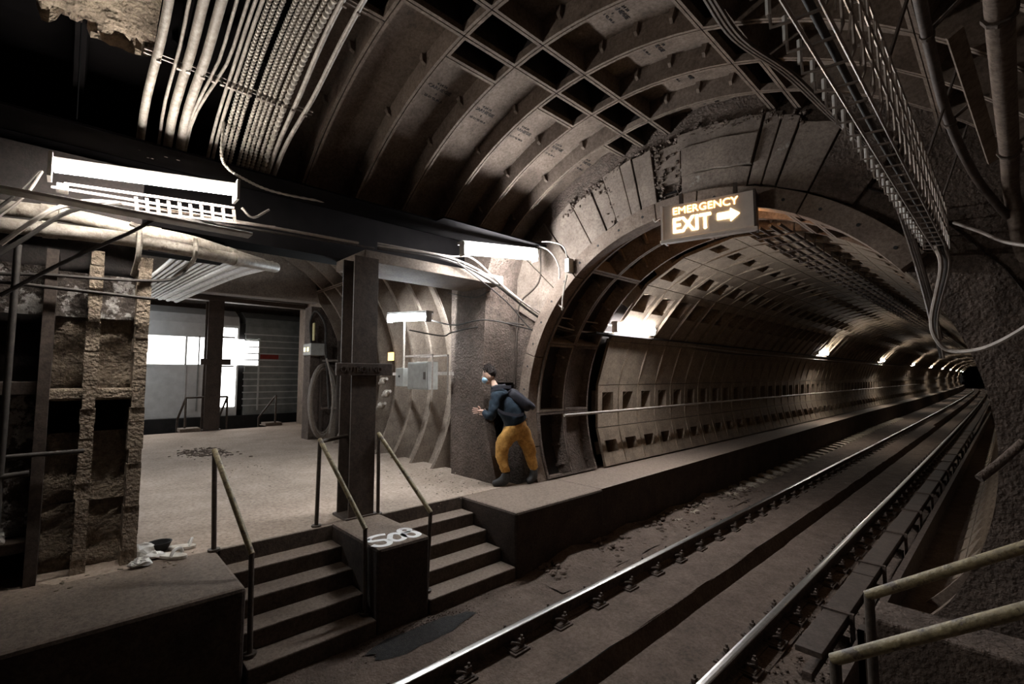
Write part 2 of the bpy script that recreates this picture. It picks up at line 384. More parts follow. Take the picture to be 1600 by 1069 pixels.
# left pier between passage and tunnel
pier = MB()
edge = [(-5.27, 0), (-5.42, .45), (-5.55, .9), (-5.6, 1.2), (-5.635, 1.5), (-5.6, 2.1), (-5.52, 3.2), (-5.3, 3.7)]
pier.prism([(-6.42, -.02), (-5.27, -.02)] + edge[1:5] + [(-6.38, 1.5)], 'y', 4.65, 4.82); pier.prism([(-6.38, 1.5)] + edge[4:] + [(-6.1, 3.9), (-6.27, 3.3)], 'y', 4.65, 5.5)
p = pier.build('wall_pier', 'gunite', kind='structure')
pf = MB(); pf.box(-6.8, -6.28, 4.9, 5.6, 0, 3.9); pf.build('pier_back', 'gunite', p)

# ------------------------------------------------------------------ concrete lined tunnel
TX, TZ, TR, TP, TY0 = -2.5, 1.0, 2.6, .655, 6.86
tun = struct('wall_tunnel', (TX, TY0, TZ), 'segmental concrete lining of the running tunnel with open pockets')
TSEG = [(187, 202, 194.5, 2.3, .36, 0), (170.3, 187, 177.5, 4.3, .34, 1), (152, 170.3, 0, 0, 0, 0), (126, 152, 134, 4.2, .42, 1), (110, 126, 118.8, 3.2, .40, 1), (93, 110, 100.5, 2.1, .34, 0),
        (78, 93, 85.5, 3.6, .46, 1), (64, 78, 71, 2.7, .42, 1), (53, 64, 57, 1.6, .34, 0), (36, 53, 47, 2.2, .36, 0), (15, 36, 25, 3.6, .4, 1), (-12, 15, 2, 4, .4, 0), (-40, -12, -27, 3.6, .4, 0), (-62, -40, 0, 0, 0, 0)]
def tpanel(t0, t1, tc, hh, wd, fin, y=0, ox=0):
    m = MB(); g = .006; ga = math.degrees(.006 / TR); t0 += ga; t1 -= ga; y0, y1 = y + g, y + TP - g; ym = y + TP / 2
    def P(t, yy, q=0): return (TX + ox + (TR + q) * math.cos(rad(t)), yy, TZ + (TR + q) * math.sin(rad(t)))
    ts = [t0, t1]; n = max(2, round((t1 - t0) / 5))
    if hh: ts = [t0 + (tc - hh - t0) * i / 2 for i in range(3)] + [tc + hh + (t1 - tc - hh) * i / 2 for i in range(3)]
    else: ts = [t0 + (t1 - t0) * i / n for i in range(n + 1)]
    ys = [y0, ym - wd / 2, ym + wd / 2, y1] if hh else [y0, y1]
    for i in range(len(ts) - 1):
        for j in range(len(ys) - 1):
            if hh and i == 2 and j == 1:
                a, b, c, d = ts[2], ts[3], ys[1], ys[2]; D = .24
                m.add([P(a, c), P(b, c), P(b, d), P(a, d), P(a, c, D), P(b, c, D), P(b, d, D), P(a, d, D)], [(0, 1, 5, 4), (1, 2, 6, 5), (2, 3, 7, 6), (3, 0, 4, 7), (4, 5, 6, 7)])
                if fin: m.add([P(a, ym - .03, .015), P(a, ym + .03, .015), P(tc, ym + .02, .2), P(tc, ym - .02, .2), P(a, ym - .03, D), P(a, ym + .03, D)], [(0, 1, 2, 3), (0, 3, 4), (1, 5, 2)])
            else:
                m.add([P(ts[i], ys[j]), P(ts[i], ys[j + 1]), P(ts[i + 1], ys[j + 1]), P(ts[i + 1], ys[j])], [(0, 1, 2, 3)])
    for a, b, c, d in ((t0, y0, t1, y0), (t0, y1, t1, y1), (t0, y0, t0, y1), (t1, y0, t1, y1)):
        m.add([P(a, b), P(c, d), P(c, d, .05), P(a, b, .05)], [(0, 1, 2, 3)])
    return m
for sg in TSEG:
    src = tpanel(*sg, y=TY0).build('panel', 'lining', tun)
    for k in range(1, 21): inst(src, tun, (off(TY0 + k * TP), k * TP, 0))
m = MB()
for k in range(21, 255):
    y = TY0 + k * TP
    for sg in TSEG: q = tpanel(*sg, y=y, ox=off(y)); m.add(q.v, q.f)
m.build('far_panel', 'lining', tun, kind='stuff')
m = MB()         # dark backing seen through the joints
for k in range(0, 56):
    ya, yb = 5.3 + k * 3, 8.3 + k * 3
    for i in range(30):
        a0, a1 = rad(-70 + 10 * i), rad(-60 + 10 * i); q = 2.9
        m.add([(TX + off(y) + q * math.cos(a), y, TZ + q * math.sin(a)) for y in (ya, yb) for a in (a0, a1)], [(0, 1, 3, 2)])
m.build('backing', 'dark', tun)

# ------------------------------------------------------------------ floor, kerb, track bed
CURB = -4.06
fl = struct('floor', (-8, 2, -.8), 'dust covered concrete platform and crossing floor')
m = MB(); rnd = random.Random(5)
nx, ny = 50, 26; X0, X1, Y0, Y1 = -16.3, -5.12, -1.2, 4.9
vs = [(X0 + (X1 - X0) * i / nx, Y0 + (Y1 - Y0) * j / ny, rnd.uniform(-.004, .004) if 0 < i < nx and 0 < j < ny else 0) for i in range(nx + 1) for j in range(ny + 1)]
m.add(vs, [(i * (ny + 1) + j, (i + 1) * (ny + 1) + j, (i + 1) * (ny + 1) + j + 1, i * (ny + 1) + j + 1) for i in range(nx) for j in range(ny)])
m.add([(X0, Y0, 0), (X0, Y1, 0), (X0, Y1, -.9), (X0, Y0, -.9)], [(0, 1, 2, 3)])
m.add([(X1, Y0, 0), (X1, Y1, 0), (X1, Y1, -.9), (X1, Y0, -.9)], [(0, 1, 2, 3)])
m.build('landing', 'floor', fl, smooth=True)
m = MB(); m.add([(-17.2, 4.6, 0), (-15.5, 4.6, 0), (-15.5, 6.6, 0), (-17.5, 6.6, 0)], [(0, 1, 2, 3)]); m.box(-16.7, -11, 4.8, 6.6, -.9, -.002); m.build('far_landing', 'floor', fl)
def rough_slab(x0, x1, y0, y1, z0, z1, name, mn, parent, bev=.02):
    q = MB(); q.box(x0, x1, y0, y1, z0, z1); return q.build(name, mn, parent, bevel=bev)
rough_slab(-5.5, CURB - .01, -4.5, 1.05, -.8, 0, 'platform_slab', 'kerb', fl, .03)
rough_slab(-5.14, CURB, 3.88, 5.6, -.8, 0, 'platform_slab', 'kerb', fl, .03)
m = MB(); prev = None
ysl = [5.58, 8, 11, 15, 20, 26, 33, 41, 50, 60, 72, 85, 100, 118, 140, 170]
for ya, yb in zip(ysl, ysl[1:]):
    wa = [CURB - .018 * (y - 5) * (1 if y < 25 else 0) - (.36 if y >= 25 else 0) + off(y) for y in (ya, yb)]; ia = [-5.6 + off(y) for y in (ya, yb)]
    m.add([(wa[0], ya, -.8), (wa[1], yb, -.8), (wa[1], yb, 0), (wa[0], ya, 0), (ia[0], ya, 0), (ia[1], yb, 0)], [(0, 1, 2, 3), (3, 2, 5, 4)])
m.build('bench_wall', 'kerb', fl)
tb = struct('ground', (-2.4, 2, -.8), 'dirt covered track bed with drain trough')
rnd = random.Random(9)
def strip(x0, x1, z0, z1, name, mn, jit=.012, y0=-4.5, y1=30, nxx=6, wob=0, par=tb):
    q = MB(); ny_ = 90; vs = []
    for j in range(ny_ + 1):
        y = y0 + (y1 - y0) * (j / ny_) ** 1.5 if y0 < 0 else y0 + (y1 - y0) * j / ny_
        e = rnd.uniform(-wob, wob)
        for i in range(nxx + 1):
            f_ = i / nxx; vs.append((x0 + (x1 - x0) * f_ + off(y) + e * (f_ if wob > 0 else 0), y, z0 + (z1 - z0) * f_ + rnd.uniform(-jit, jit)))
    q.add(vs, [(j * (nxx + 1) + i, j * (nxx + 1) + i + 1, (j + 1) * (nxx + 1) + i + 1, (j + 1) * (nxx + 1) + i) for j in range(ny_) for i in range(nxx)])
    return q.build(name, mn, par, smooth=True)
strip(-4.5, -3.3, -.755, -.75, 'dirt_bed', 'track', .014, nxx=10)
strip(-3.35, -2.49, -.755, -.735, 'concrete_bed', 'track', .006, wob=.015)
strip(-2.49, -2.41, -.735, -.93, 'trough_side', 'track', .012, nxx=3)
strip(-2.5, -2.2, -1.05, -1.05, 'trough_floor', 'dark', .0, nxx=1)
strip(-2.24, -2.27, -1.05, -.735, 'trough_side', 'track', .008, nxx=2)
strip(-2.27, -1.45, -.735, -.755, 'concrete_bed', 'track', .006)
strip(-1.47, .2, -.76, -.76, 'dirt_bed', 'track', .012, nxx=8)
m = MB()
for ya, yb in zip([28] + ysl[6:], ysl[6:] + [171]):
    m.add([(x + off(y), y, z) for y in (ya, yb) for x, z in ((-4.6, -.75), (-2.62, -.75), (-2.6, -1), (-2.3, -1), (-2.27, -.75), (0, -.76))], [(i, i + 1, i + 7, i + 6) for i in range(5)])
m.build('far_bed', 'track', tb)

# ------------------------------------------------------------------ side walls that close the cavern
wr = MB(); wr.box(1.0, 1.3, -5, 5.5, -.8, 1.6); wr.build('wall_right', 'gunite', kind='structure')
wb = MB(); wb.box(-7, 1.6, -5.2, -5, -.8, 5); wb.build('wall_back', 'conc', kind='structure')

# left wall: render bays between vertical ribs
wl = struct('wall_left', (-5.4, -1, 0), 'brown rendered bays between iron ribs beside the passage')
def rough_panel(x, y0, y1, z0, z1, mn, name='panel', jit=.018, d=.03):
    q = MB(); ny_, nz = max(4, int((y1 - y0) / .04)), max(4, int((z1 - z0) / .05)); vs = []
    for i in range(ny_ + 1):
        for j in range(nz + 1):
            vs.append((x + rnd.uniform(-jit, jit) + d * math.sin(j * .9 + y0 * 9) * .4, y0 + (y1 - y0) * i / ny_, z0 + (z1 - z0) * j / nz))
    q.add(vs, [(i * (nz + 1) + j, (i + 1) * (nz + 1) + j, (i + 1) * (nz + 1) + j + 1, i * (nz + 1) + j + 1) for i in range(ny_) for j in range(nz)])
    return q.build(name, mn, wl, smooth=True)
for y0, y1 in ((-.13, .09), (.13, .41)):
    rough_panel(-5.45, y0, y1, .0, .55, 'panelg'); rough_panel(-5.43, y0, y1, .55, 1.13, 'panelg')
    rough_panel(-5.44, y0, y1, 1.5, 2.15, 'panelg'); rough_panel(-5.38, y0, y1, 2.1, 2.48, 'flaky')
    b = MB(); b.box(-5.46, -5.27, y0 - .02, y1 + .02, 1.40, 1.5); b.build('shelf', 'panelg', wl, bevel=.02)
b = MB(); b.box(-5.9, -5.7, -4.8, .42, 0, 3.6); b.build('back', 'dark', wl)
for i, (y, wd, x1, mn, tz) in enumerate(((-.16, .035, -5.2, 'steel', 2.62), (.11, .045, -5.24, 'panelg', 2.66), (.43, .05, -5.24, 'panelg', 2.66), (-.62, .04, -5.2, 'steel', 2.6), (-1.1, .04, -5.2, 'steel', 2.6))):
    q = MB(); n = 22
    for k in range(n):
        z = tz * k / n; z2 = tz * (k + 1) / n; e = rnd.uniform(-.008, .008) if mn == 'panelg' else 0
        q.box(-5.72, x1 + e, y - wd + e, y + wd - e * .6, z, z2)
    q.build('rib', mn, wl)
rough_panel(-5.42, -.58, -.2, .35, 1.45, 'flaky', jit=.03); rough_panel(-5.4, -.58, -.2, 2.1, 2.5, 'flaky', jit=.02); rough_panel(-5.55, -.58, -.2, 1.5, 2.05, 'dark')
b = MB(); b.box(-5.6, -5.28, -.6, -.19, 1.45, 1.56); b.box(-5.6, -5.25, -.6, -.19, .25, .33); b.build('shelf', 'steel', wl, bevel=.01)
rough_panel(-5.42, -1.06, -.66, .2, 2.5, 'flaky')
for n_, (pa, pb, r_) in enumerate((((-5.15, -1.3, 1.0), (-5.15, .1, 1.0), .018), ((-5.12, -.35, 0.05), (-5.12, -.35, 2.6), .022), ((-5.15, -1.2, 2.33), (-5.15, .5, 2.28), .014), ((-5.12, -.6, .85), (-5.12, -.2, .87), .022))):
    q = MB(); q.tube([pa, pb], r_, 8)
    tag(q.build('wall_pipe', 'cable', smooth=True), ['thin dark pipe across the brown wall bays at waist height', 'dark vertical pipe in front of the flaking left bay', 'thin dark cable conduit across the tops of the wall bays', 'short dark pipe stub low on the flaking left bay'][n_], 'pipe')

# ------------------------------------------------------------------ cross passage tube
QY, QZ, QR = 2.15, 1.6, 2.95
qt = struct('wall_passage', (-11, QY, QZ), 'ribbed iron lining of the cross passage')
QP = .70; nq = 8
for t0, t1 in ((-38, 44), (44, 72), (72, 102), (102, 136), (136, 216)):
    src = pan(QY, QZ, QR, t0, t1, -6.28 - QP, -6.28, d=.33, fl=.03, axis='x', lug=False).build('panel', 'ironrib', qt)
    for k in range(1, nq): inst(src, qt, (-k * QP, 0, 0))
# far bulkhead over the far column and header beams
tr = MB(); tr.prism([(-3, 4.02), (6.2, 4.05), (6.2, 6), (-3, 6)], 'x', -16.9, -16.35)
o = tr.build('trim_header', 'conc', kind='structure', bevel=.02)
tr = MB(); tr.box(-16.5, -16.2, -3, 6.2, 3.86, 4.0); tr.build('beam_flange', 'steel', o)
hb = MB(); hb.prism([(-1.2, 3.36), (4.35, 3.4), (4.2, 4.0), (3.0, 4.6), (1, 4.6), (-.8, 4.0)], 'x', -11.9, -11.5); hb.build('trim_bulkhead', 'conc', kind='structure', bevel=.02)
hd = MB(); hd.box(-6.1, -5.25, 2.5, 4.75, 2.99, 3.13); hd.build('trim_beam', 'conc', kind='structure', bevel=.01)
bk = MB(); bk.box(-6.15, -6.1, -2, 4.7, 3.2, 4.1); bk.build('wall_shade_backing', 'shade_black', kind='structure')  # black panel added behind the lamp, its colour stands in for darkness
hd = MB(); hd.box(-6.3, -5.9, -2, 4.75, 3.13, 3.3); hd.box(-6.3, -6.1, -2, 1.2, 2.9, 3.3); hd.build('trim_ledge', 'shade_black', kind='structure')  # ledge coloured near black in place of shade
q = MB(); q.box(-12.7, -12.25, 4.42, 5.8, -.1, 3.4); q.build('wall_far', 'gunite', kind='structure')
q = MB(); q.box(-16.9, -11.9, -1.6, 6.2, 4.62, 4.7); q.build('ceiling_passage', 'conc', kind='structure')
q = MB(); q.box(-16.9, -12.7, 5.7, 5.8, -.1, 4.65); q.box(-16.9, -11.9, -1.7, -1.6, -.1, 4.65); q.build('wall_side', 'conc', kind='structure')

# ------------------------------------------------------------------ stairs and pedestal
def stairs(y0, y1, label):
    t = thing('staircase', label, 'stairs', (-5.1, (y0 + y1) / 2, -.76))
    for k in range(5):
        z1 = -.0 - .152 * k; x0 = -5.12 + .0 ; x1 = -5.1 + .262 * k
        if k == 0: continue
        q = MB(); q.box(x1 - .262, x1, y0 + .004, y1 - .004, -.78, z1); q.build('step', 'step', t, bevel=.012)
    q = MB(); q.box(-5.135, -5.09, y0, y1, -.78, .003); q.build('top_riser', 'step', t, bevel=.01)
    return t
stairs(1.07, 2.13, 'left flight of worn concrete steps down from landing to track')
stairs(2.69, 3.87, 'right flight of worn concrete steps, past the painted pedestal')
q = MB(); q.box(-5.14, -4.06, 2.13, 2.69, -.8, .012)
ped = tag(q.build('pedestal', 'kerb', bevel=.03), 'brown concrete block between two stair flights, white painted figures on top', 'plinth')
def zt(u, v): return at(u, v, 'z', .016)
st = MB()
def sp(pts, closed=False):
    P = smoothpath([zt(560 + a / 13.333, 800 + b / 13.333) for a, b in pts], 5)
    L_ = []
    for i, p_ in enumerate(P):
        d = (P[min(i + 1, len(P) - 1)] - P[max(0, i - 1)]); n_ = Vector((-d.y, d.x, 0)).normalized() * .028; L_ += [(p_.x + n_.x, p_.y + n_.y, .0135), (p_.x - n_.x, p_.y - n_.y, .0135)]
    st.add(L_, [(2 * i, 2 * i + 1, 2 * i + 3, 2 * i + 2) for i in range(len(P) - 1)])
sp([(560, 460), (420, 480), (280, 520), (150, 590)]); sp([(200, 560), (250, 610), (400, 590), (560, 575), (650, 610), (640, 660), (540, 695), (400, 705), (290, 690)])
sp([(660, 500), (660, 560), (760, 590), (880, 580), (960, 530), (900, 460), (780, 440), (680, 460), (655, 510)])
sp([(860, 360), (960, 340), (1060, 355), (1040, 400), (920, 410), (850, 395), (870, 355)]); sp([(960, 440), (1060, 405), (1190, 415), (1260, 460), (1180, 505), (1040, 505), (940, 470), (960, 435)])
st.build('painted_figures', 'paint', ped)

# ------------------------------------------------------------------ columns
def column(x, y, h, label, board, sc=1.0):
    t = thing('steel_column', label, 'column', (x, y, 0)); b = .15 * sc
    for sx in (-1, 1):
        q = MB(); q.box(x + sx * b - .012, x + sx * b + .012, y - b, y + b, 0, h); q.build('flange', 'steel', t, bevel=.003)
    q = MB(); q.box(x - b, x + b, y - .01, y + .01, 0, h); q.build('web', 'steel', t)
    q = MB(); q.box(x - b * 1.25, x + b * 1.25, y - b * 1.25, y + b * 1.25, 0, .03); q.build('base_plate', 'steel', t, bevel=.004)
    q = MB(); q.box(*board); bd = q.build('sign_board', 'steel', t, bevel=.006)
    return t, bd
t, bd = column(-5.27, 2.46, 3.0, 'tall brown steel column beside the painted pedestal', (-5.12, -5.085, 2.12, 2.80, 1.61, 1.75))
cu = bpy.data.curves.new('t', 'FONT'); cu.body = 'OUTBOUND'; cu.size = .088; cu.extrude = .002; cu.align_x = 'CENTER'
ob = bpy.data.objects.new('t', cu); C.objects.link(ob); dg = bpy.context.evaluated_depsgraph_get(); me = bpy.data.meshes.new_from_object(ob.evaluated_get(dg)); bpy.data.objects.remove(ob)
o = bpy.data.objects.new('lettering', me); me.materials.append(M['steel']); C.objects.link(o); o.parent = bd
o.matrix_local = Matrix(((0, 0, 1, .183 + .0), (1, 0, 0, 0), (0, 1, 0, 1.65), (0, 0, 0, 1)))
_w = parent_world(bd); o.location = (-5.082 - _w.x, 2.42 - _w.y, 1.65 - _w.z)
column(-16.45, 3.07, 4.02, 'far brown steel column in front of the passing train', (-16.24, -16.2, 2.72, 3.5, 1.94, 2.12), 1.35)

# ------------------------------------------------------------------ handrails
def handrail(label, top, lowp, base_t, base_l, r=.021, extra=None, mr='brass', mp='pole'):
    t = thing('handrail', label, 'handrail', (base_t[0], base_t[1], base_t[2]))
    q = MB(); q.tube([base_t, top], r, 10); p1 = q.build('post', mp, t, smooth=True)
    q = MB(); q.tube([lowp, base_l], r, 10); p2 = q.build('post', mp, t, smooth=True)
    d = (Vector(lowp) - Vector(top)).normalized()
    q = MB(); q.tube([Vector(top) - d * .01, Vector(lowp) + d * .01], r * 1.12, 10); q.build('rail', mr, t, smooth=True)
    for b_, pp in ((base_t, p1), (base_l, p2)):
        q = MB(); q.tube([b_, (b_[0], b_[1], b_[2] + .018)], r * 2.4, 12); q.build('base_flange', mp, pp)
    if extra:
        q = MB(); q.tube(extra, r, 10); q.build('cross_rail', mp, t, smooth=True)
    return t
handrail('yellow topped handrail on near side of left stairs', (-5.1, 1.0, .91), (-4.3, 1.135, .165), (-5.1, 1.03, 0), (-4.24, 1.135, -.6))
handrail('yellow topped handrail between left stairs and pedestal', (-5.1, 1.97, .92), (-4.27, 2.1, .16), (-5.16, 1.98, 0), (-4.22, 2.09, -.6), extra=[(-5.1, 1.97, .90), (-5.4, 2.4, .90)])
handrail('dark handrail between pedestal and right stairs', (-5.1, 2.65, .93), (-4.27, 2.83, .17), (-5.12, 2.67, 0), (-4.22, 2.76, -.6))
for i, (a, b, c) in enumerate((((-16.45, 2.45, .98), (-17.1, 2.35, .3), 'left'), ((-16.45, 3.5, .98), (-17.0, 3.4, .3), 'right'), ((-16.5, 4.9, .98), (-17.05, 4.55, .25), 'end'), ((-16.2, 1.2, .98), (-16.9, 1.1, .3), 'edge'))):
    t = thing('stair_railing', ['thin dark stair rail left of the far column', 'thin dark stair rail right of the far column', 'lone dark stair rail between far column and cable coil', 'dark rail post at train edge beside the brown wall'][i], 'railing', (a[0], a[1], 0))
    q = MB(); q.tube([(a[0], a[1], 0), a], .03, 8); q.build('post', 'pole', t)
    q = MB(); q.tube([a, b], .03, 8); q.build('rail', 'pole', t)
    q = MB(); q.tube([b, (b[0], b[1], -.3)], .03, 8); q.build('post', 'pole', t)
    if i == 0: q = MB(); q.tube([a, (-16.45, 3.5, .98)], .03, 8); q.build('cross_rail', 'pole', t)
q = MB(); q.box(-16.7, -16.2, 2.3, 2.8, 0, .1); q.box(-16.95, -16.45, 4.6, 5.1, 0, .1); tag(q.build('low_kerb', 'conc', bevel=.01), 'low concrete kerbs at the far stair heads', 'kerb')
# right bench, block and handrails
q = MB(); q.box(-.74, 1.2, 3.95, 4.32, -.78, .0); tag(q.build('concrete_block', 'gunite', bevel=.02), 'brown concrete block behind the two sloping handrails', 'block')
for k in range(4):
    pass
t = thing('staircase', 'steps up to the right bench below the two sloping handrails', 'stairs', (0, 2.5, -.76))
for k in range(5):
    q = MB(); q.box(-.45 + .26 * k, 1.0, 1.95, 3.0, -.78 + .16 * k, -.62 + .16 * k); q.build('step', 'step', t, bevel=.01)
handrail('worn yellow handrail sloping up to the right, nearer of the two', (.15, 2.1, 1.02), (-.498, 2.1, .562), (.15, 2.1, -.4), (-.498, 2.1, -.76), r=.019)
handrail('worn yellow handrail sloping up beside the concrete block', (.15, 2.9, 1.0), (-.533, 2.9, .531), (.15, 2.9, -.4), (-.533, 2.9, -.76), r=.021)
q = MB(); q.box(-.62, -.59, 3.05, 3.14, -.76, .28); q.box(-.62, -.54, 3.05, 3.07, -.76, .28); tag(q.build('angle_post', 'steel'), 'short brown steel angle post beside the handrail foot', 'post')

# ------------------------------------------------------------------ track
def rail(x, label):
    t = thing('track_rail', label, 'rail', (x, 0, -.75))
    prof = [(-.065, -.75), (.065, -.75), (.065, -.738), (.009, -.722), (.009, -.640), (.035, -.628), (.035, -.604), (-.035, -.604), (-.035, -.628), (-.009, -.640), (-.009, -.722), (-.065, -.738)]
    ys = [-4.5, 0, 3, 6, 9, 12, 16, 20, 25, 30, 36, 43, 50, 60, 70, 85, 100, 130, 170]
    def sweep(pf, nm, mn):
        q = MB(); n = len(pf); vs = [(x + off(y) + a, y, b) for y in ys for a, b in pf]
        q.add(vs, [(i * n + k, i * n + (k + 1) % n, (i + 1) * n + (k + 1) % n, (i + 1) * n + k) for i in range(len(ys) - 1) for k in range(n)])
        return q.build(nm, mn, t)
    sweep(prof, 'rail_body', 'rust'); sweep([(-.031, -.606), (.031, -.606), (.029, -.6), (.012, -.597), (-.012, -.597), (-.029, -.6)], 'rail_head', 'rail')
    # one fastening: plate, then clips on both sides
    q = MB(); q.box(x - .17, x + .17, 2.33 - .09, 2.33 + .09, -.755, -.728); q.box(x - .15, x + .15, 2.33 - .07, 2.33 + .07, -.728, -.718); pl = q.build('tie_plate', 'rust', t, bevel=.003)
    cs = []
    for s in (-1, 1):
        cl = MB()
        cl.tube(smoothpath([(x + s * .05, 2.30, -.715), (x + s * .075, 2.285, -.68), (x + s * .11, 2.3, -.672), (x + s * .125, 2.34, -.69), (x + s * .1, 2.365, -.7), (x + s * .065, 2.36, -.705)], 3), .011, 6)
        cl.box(x + s * .11 - .016, x + s * .11 + .016, 2.34, 2.387, -.72, -.655)
        cl.tube([(x + s * .11, 2.371, -.66), (x + s * .11, 2.371, -.63)], .012, 6)
        cs.append(cl.build('clip', 'rust', pl))
    for k in range(-10, 95):
        if k == 0: continue
        y = k * .575; p_ = inst(pl, t, (off(2.33 + y), y, 0)); inst(cs[0], p_); inst(cs[1], p_)
    return t
rail(-3.125, 'polished steel running rail nearer to the concrete steps'); rail(-1.635, 'polished steel running rail beside the third rail cover')
t = thing('third_rail', 'brown third rail cover board on brackets beside right running rail', 'rail', (-1.1, 4, -.76))
ys = [4.15, 6.1, 8.05, 10, 13, 16, 20, 25, 30, 40, 55]
for a, b in zip(ys, ys[1:]):
    q = MB(); xa, xb = -1.16 + off(a), -1.16 + off(b)
    q.add([(xa - .09, a + .01, -.50), (xa + .09, a + .01, -.50), (xb + .09, b - .01, -.50), (xb - .09, b - .01, -.50), (xa - .09, a + .01, -.455), (xa + .09, a + .01, -.455), (xb + .09, b - .01, -.455), (xb - .09, b - .01, -.455)],
          [(3, 2, 1, 0), (4, 5, 6, 7), (0, 1, 5, 4), (1, 2, 6, 5), (2, 3, 7, 6), (3, 0, 4, 7)]); q.build('cover_board', 'steel', t, bevel=.004)
q = MB(); q.tube([(-1.16 + off(y), y, -.63) for y in (4.1, 12, 20, 30, 55)], .045, 4); q.build('contact_rail', 'rust', t)
q = MB(); q.box(-1.26, -1.05, 4.97, 5.01, -.452, -.44); q.box(-1.06, -1.03, 4.97, 5.01, -.76, -.44); q.box(-1.27, -1.25, 4.97, 5.01, -.5, -.44); b0 = q.build('bracket', 'rust', t)
q = MB(); q.box(-1.24, -1.08, 4.93, 5.05, -.76, -.67); i0 = q.build('insulator', 'gunite', b0)
for k in range(1, 14): c_ = inst(b0, t, (off(5 + k * 1.5), k * 1.5, 0)); inst(i0, c_)
q = MB(); q.box(-.96, -.9, 3.3, 40, -.76, -.5); tag(q.build('steel_sill', 'rust'), 'long brown steel sill beyond the third rail', 'beam')
# kerb foot: tie ends showing as a row of teeth
t = thing('tie_ends', 'row of concrete sleeper ends along the foot of the bench wall', 'sleeper', (-3.8, 10, -.76))
s0 = None
for k in range(46):
    y = 7.2 + k * .58; xk = CURB - .018 * (min(y, 25) - 5) + off(y)
    if s0 is None:
        q = MB(); q.prism([(xk - .02, -.76), (xk + .34, -.76), (xk + .3, -.715), (xk - .02, -.69)], 'y', y, y + .26); s0 = q.build('tie_end', 'liningpale', t); bx = xk
    else: inst(s0, t, (xk - bx, .58 * k, 0))
# debris at the kerb foot
m = MB(); rnd = random.Random(21)
for i in range(520):
    y = rnd.uniform(4.2, 10.5); x = CURB + abs(rnd.gauss(0, .22)) ; s_ = rnd.uniform(.008, .035) * (1.4 if y < 8 else 1); zz = -.74 + max(0, .12 - (x - CURB) * .35) * rnd.random()
    m.ball((x, y, zz), s_, s_ * rnd.uniform(.6, 1.8), s_ * .6, 5, 4)
for i in range(420):
    y = rnd.gauss(2.55, .35); x = rnd.uniform(-4.02, -3.65); s_ = rnd.uniform(.004, .013); m.ball((x, y, -.745), s_, s_, s_ * .7, 5, 3)
for i in range(220):
    y = rnd.uniform(3.2, 6); x = rnd.gauss(-1.25, .14); s_ = rnd.uniform(.006, .02); m.ball((x, y, -.75), s_, s_, s_ * .7, 5, 3)
tag(m.build('rubble', 'track'), 'loose stones and dirt along the kerb foot and rails', 'rubble', kind='stuff')
m = MB(); q = []
for i in range(14):
    y = 4.8 + i * .42; q.append((CURB + .0, y)); 
vs = []; 
for i in range(31):
    y = 4.0 + i * .22
    for j in range(7):
        f_ = j / 6; h = .14 * (1 - f_) ** 1.4 * (.5 + .5 * math.sin(y * 2.3) ** 2) * min(1, i / 3) * min(1, (30 - i) / 8)
        vs.append((CURB - .03 - .018 * (y - 5) + f_ * .62, y, -.755 + h + rnd.uniform(-.012, .02)))
m.add(vs, [(i * 7 + j, i * 7 + j + 1, (i + 1) * 7 + j + 1, (i + 1) * 7 + j) for i in range(30) for j in range(6)])
tag(m.build('dirt_heap', 'track', smooth=True), 'low heap of pale dirt against the bench wall', 'dirt', kind='stuff')
vs = []; rp = random.Random(4)
m = MB(); ring_ = []
for k in range(26):
    a = 2 * PI * k / 26; q_ = 1 + rp.uniform(-.18, .18); ring_.append((-3.78 + .16 * q_ * math.cos(a), 2.45 + .52 * q_ * math.sin(a), -.738))
m.add(ring_, [tuple(range(26))]); 
tag(m.build('oil_stain', mat('oily grit', (.05, .045, .042), (.018, .016, .015), .75, .5, 20, fine=110)), 'dark patch of oily grit on the ground before the pedestal', 'stain', kind='stuff')

# ------------------------------------------------------------------ lamps
def lamp(label, a, b, tmat, tr=.035, back=(-.06, .05), lens=True, group=None, hw=.075, cap=.055):
    a, b = Vector(a), Vector(b); c = (a + b) / 2; t = thing('fluorescent_lamp', label, 'lamp', c, group)
    d = (b - a).normalized(); n = Vector((-d.y, d.x, 0)).normalized()
    if n.x > 0: n = -n
    q = MB(); L_ = (b - a).length / 2 + .03; up = Vector((0, 0, 1))
    q.obox(c + n * (-back[0]) + up * (back[1] + tr), d * L_, n * hw, up * .022)
    q.build('housing', 'house', t, bevel=.005)
    for s in (-1, 1):
        q = MB(); q.obox(c + d * s * (L_ - .01) + n * .02 + up * .01, d * .012, n * cap, up * (tr + (cap - .025))); q.build('end_cap', 'house', t)
    q = MB(); q.tube([a, b], tr, 12); q.build('tube', tmat, t, smooth=True)
    return t
lamp('long bright warm tube lamp above the pipes at left', tuple(at(84, 262, 'x', -4.85)), tuple(at(366, 300, 'x', -4.85)), 'tube1', .034, (-.05, .03), hw=.06, cap=.085)
lamp('bright cool tube lamp above the pier between passage and tunnel', tuple(at(726, 390, 'x', -4.85)), tuple(at(836, 400, 'x', -4.8)), 'tube2', .065, (-.07, .04), hw=.06)
lamp('unseen lamp added over the far platform edge to light the train', (-16.3, -1.0, 3.4), (-16.3, .3, 3.4), 'tube3', .05, (-.03, .04))  # lamp added out of view to brighten the train side
lamp('cool tube lamp on the ribbed passage lining', (-7.95, 4.3, 2.68), (-6.75, 4.35, 2.6), 'tube3', .055, (-.04, .04))
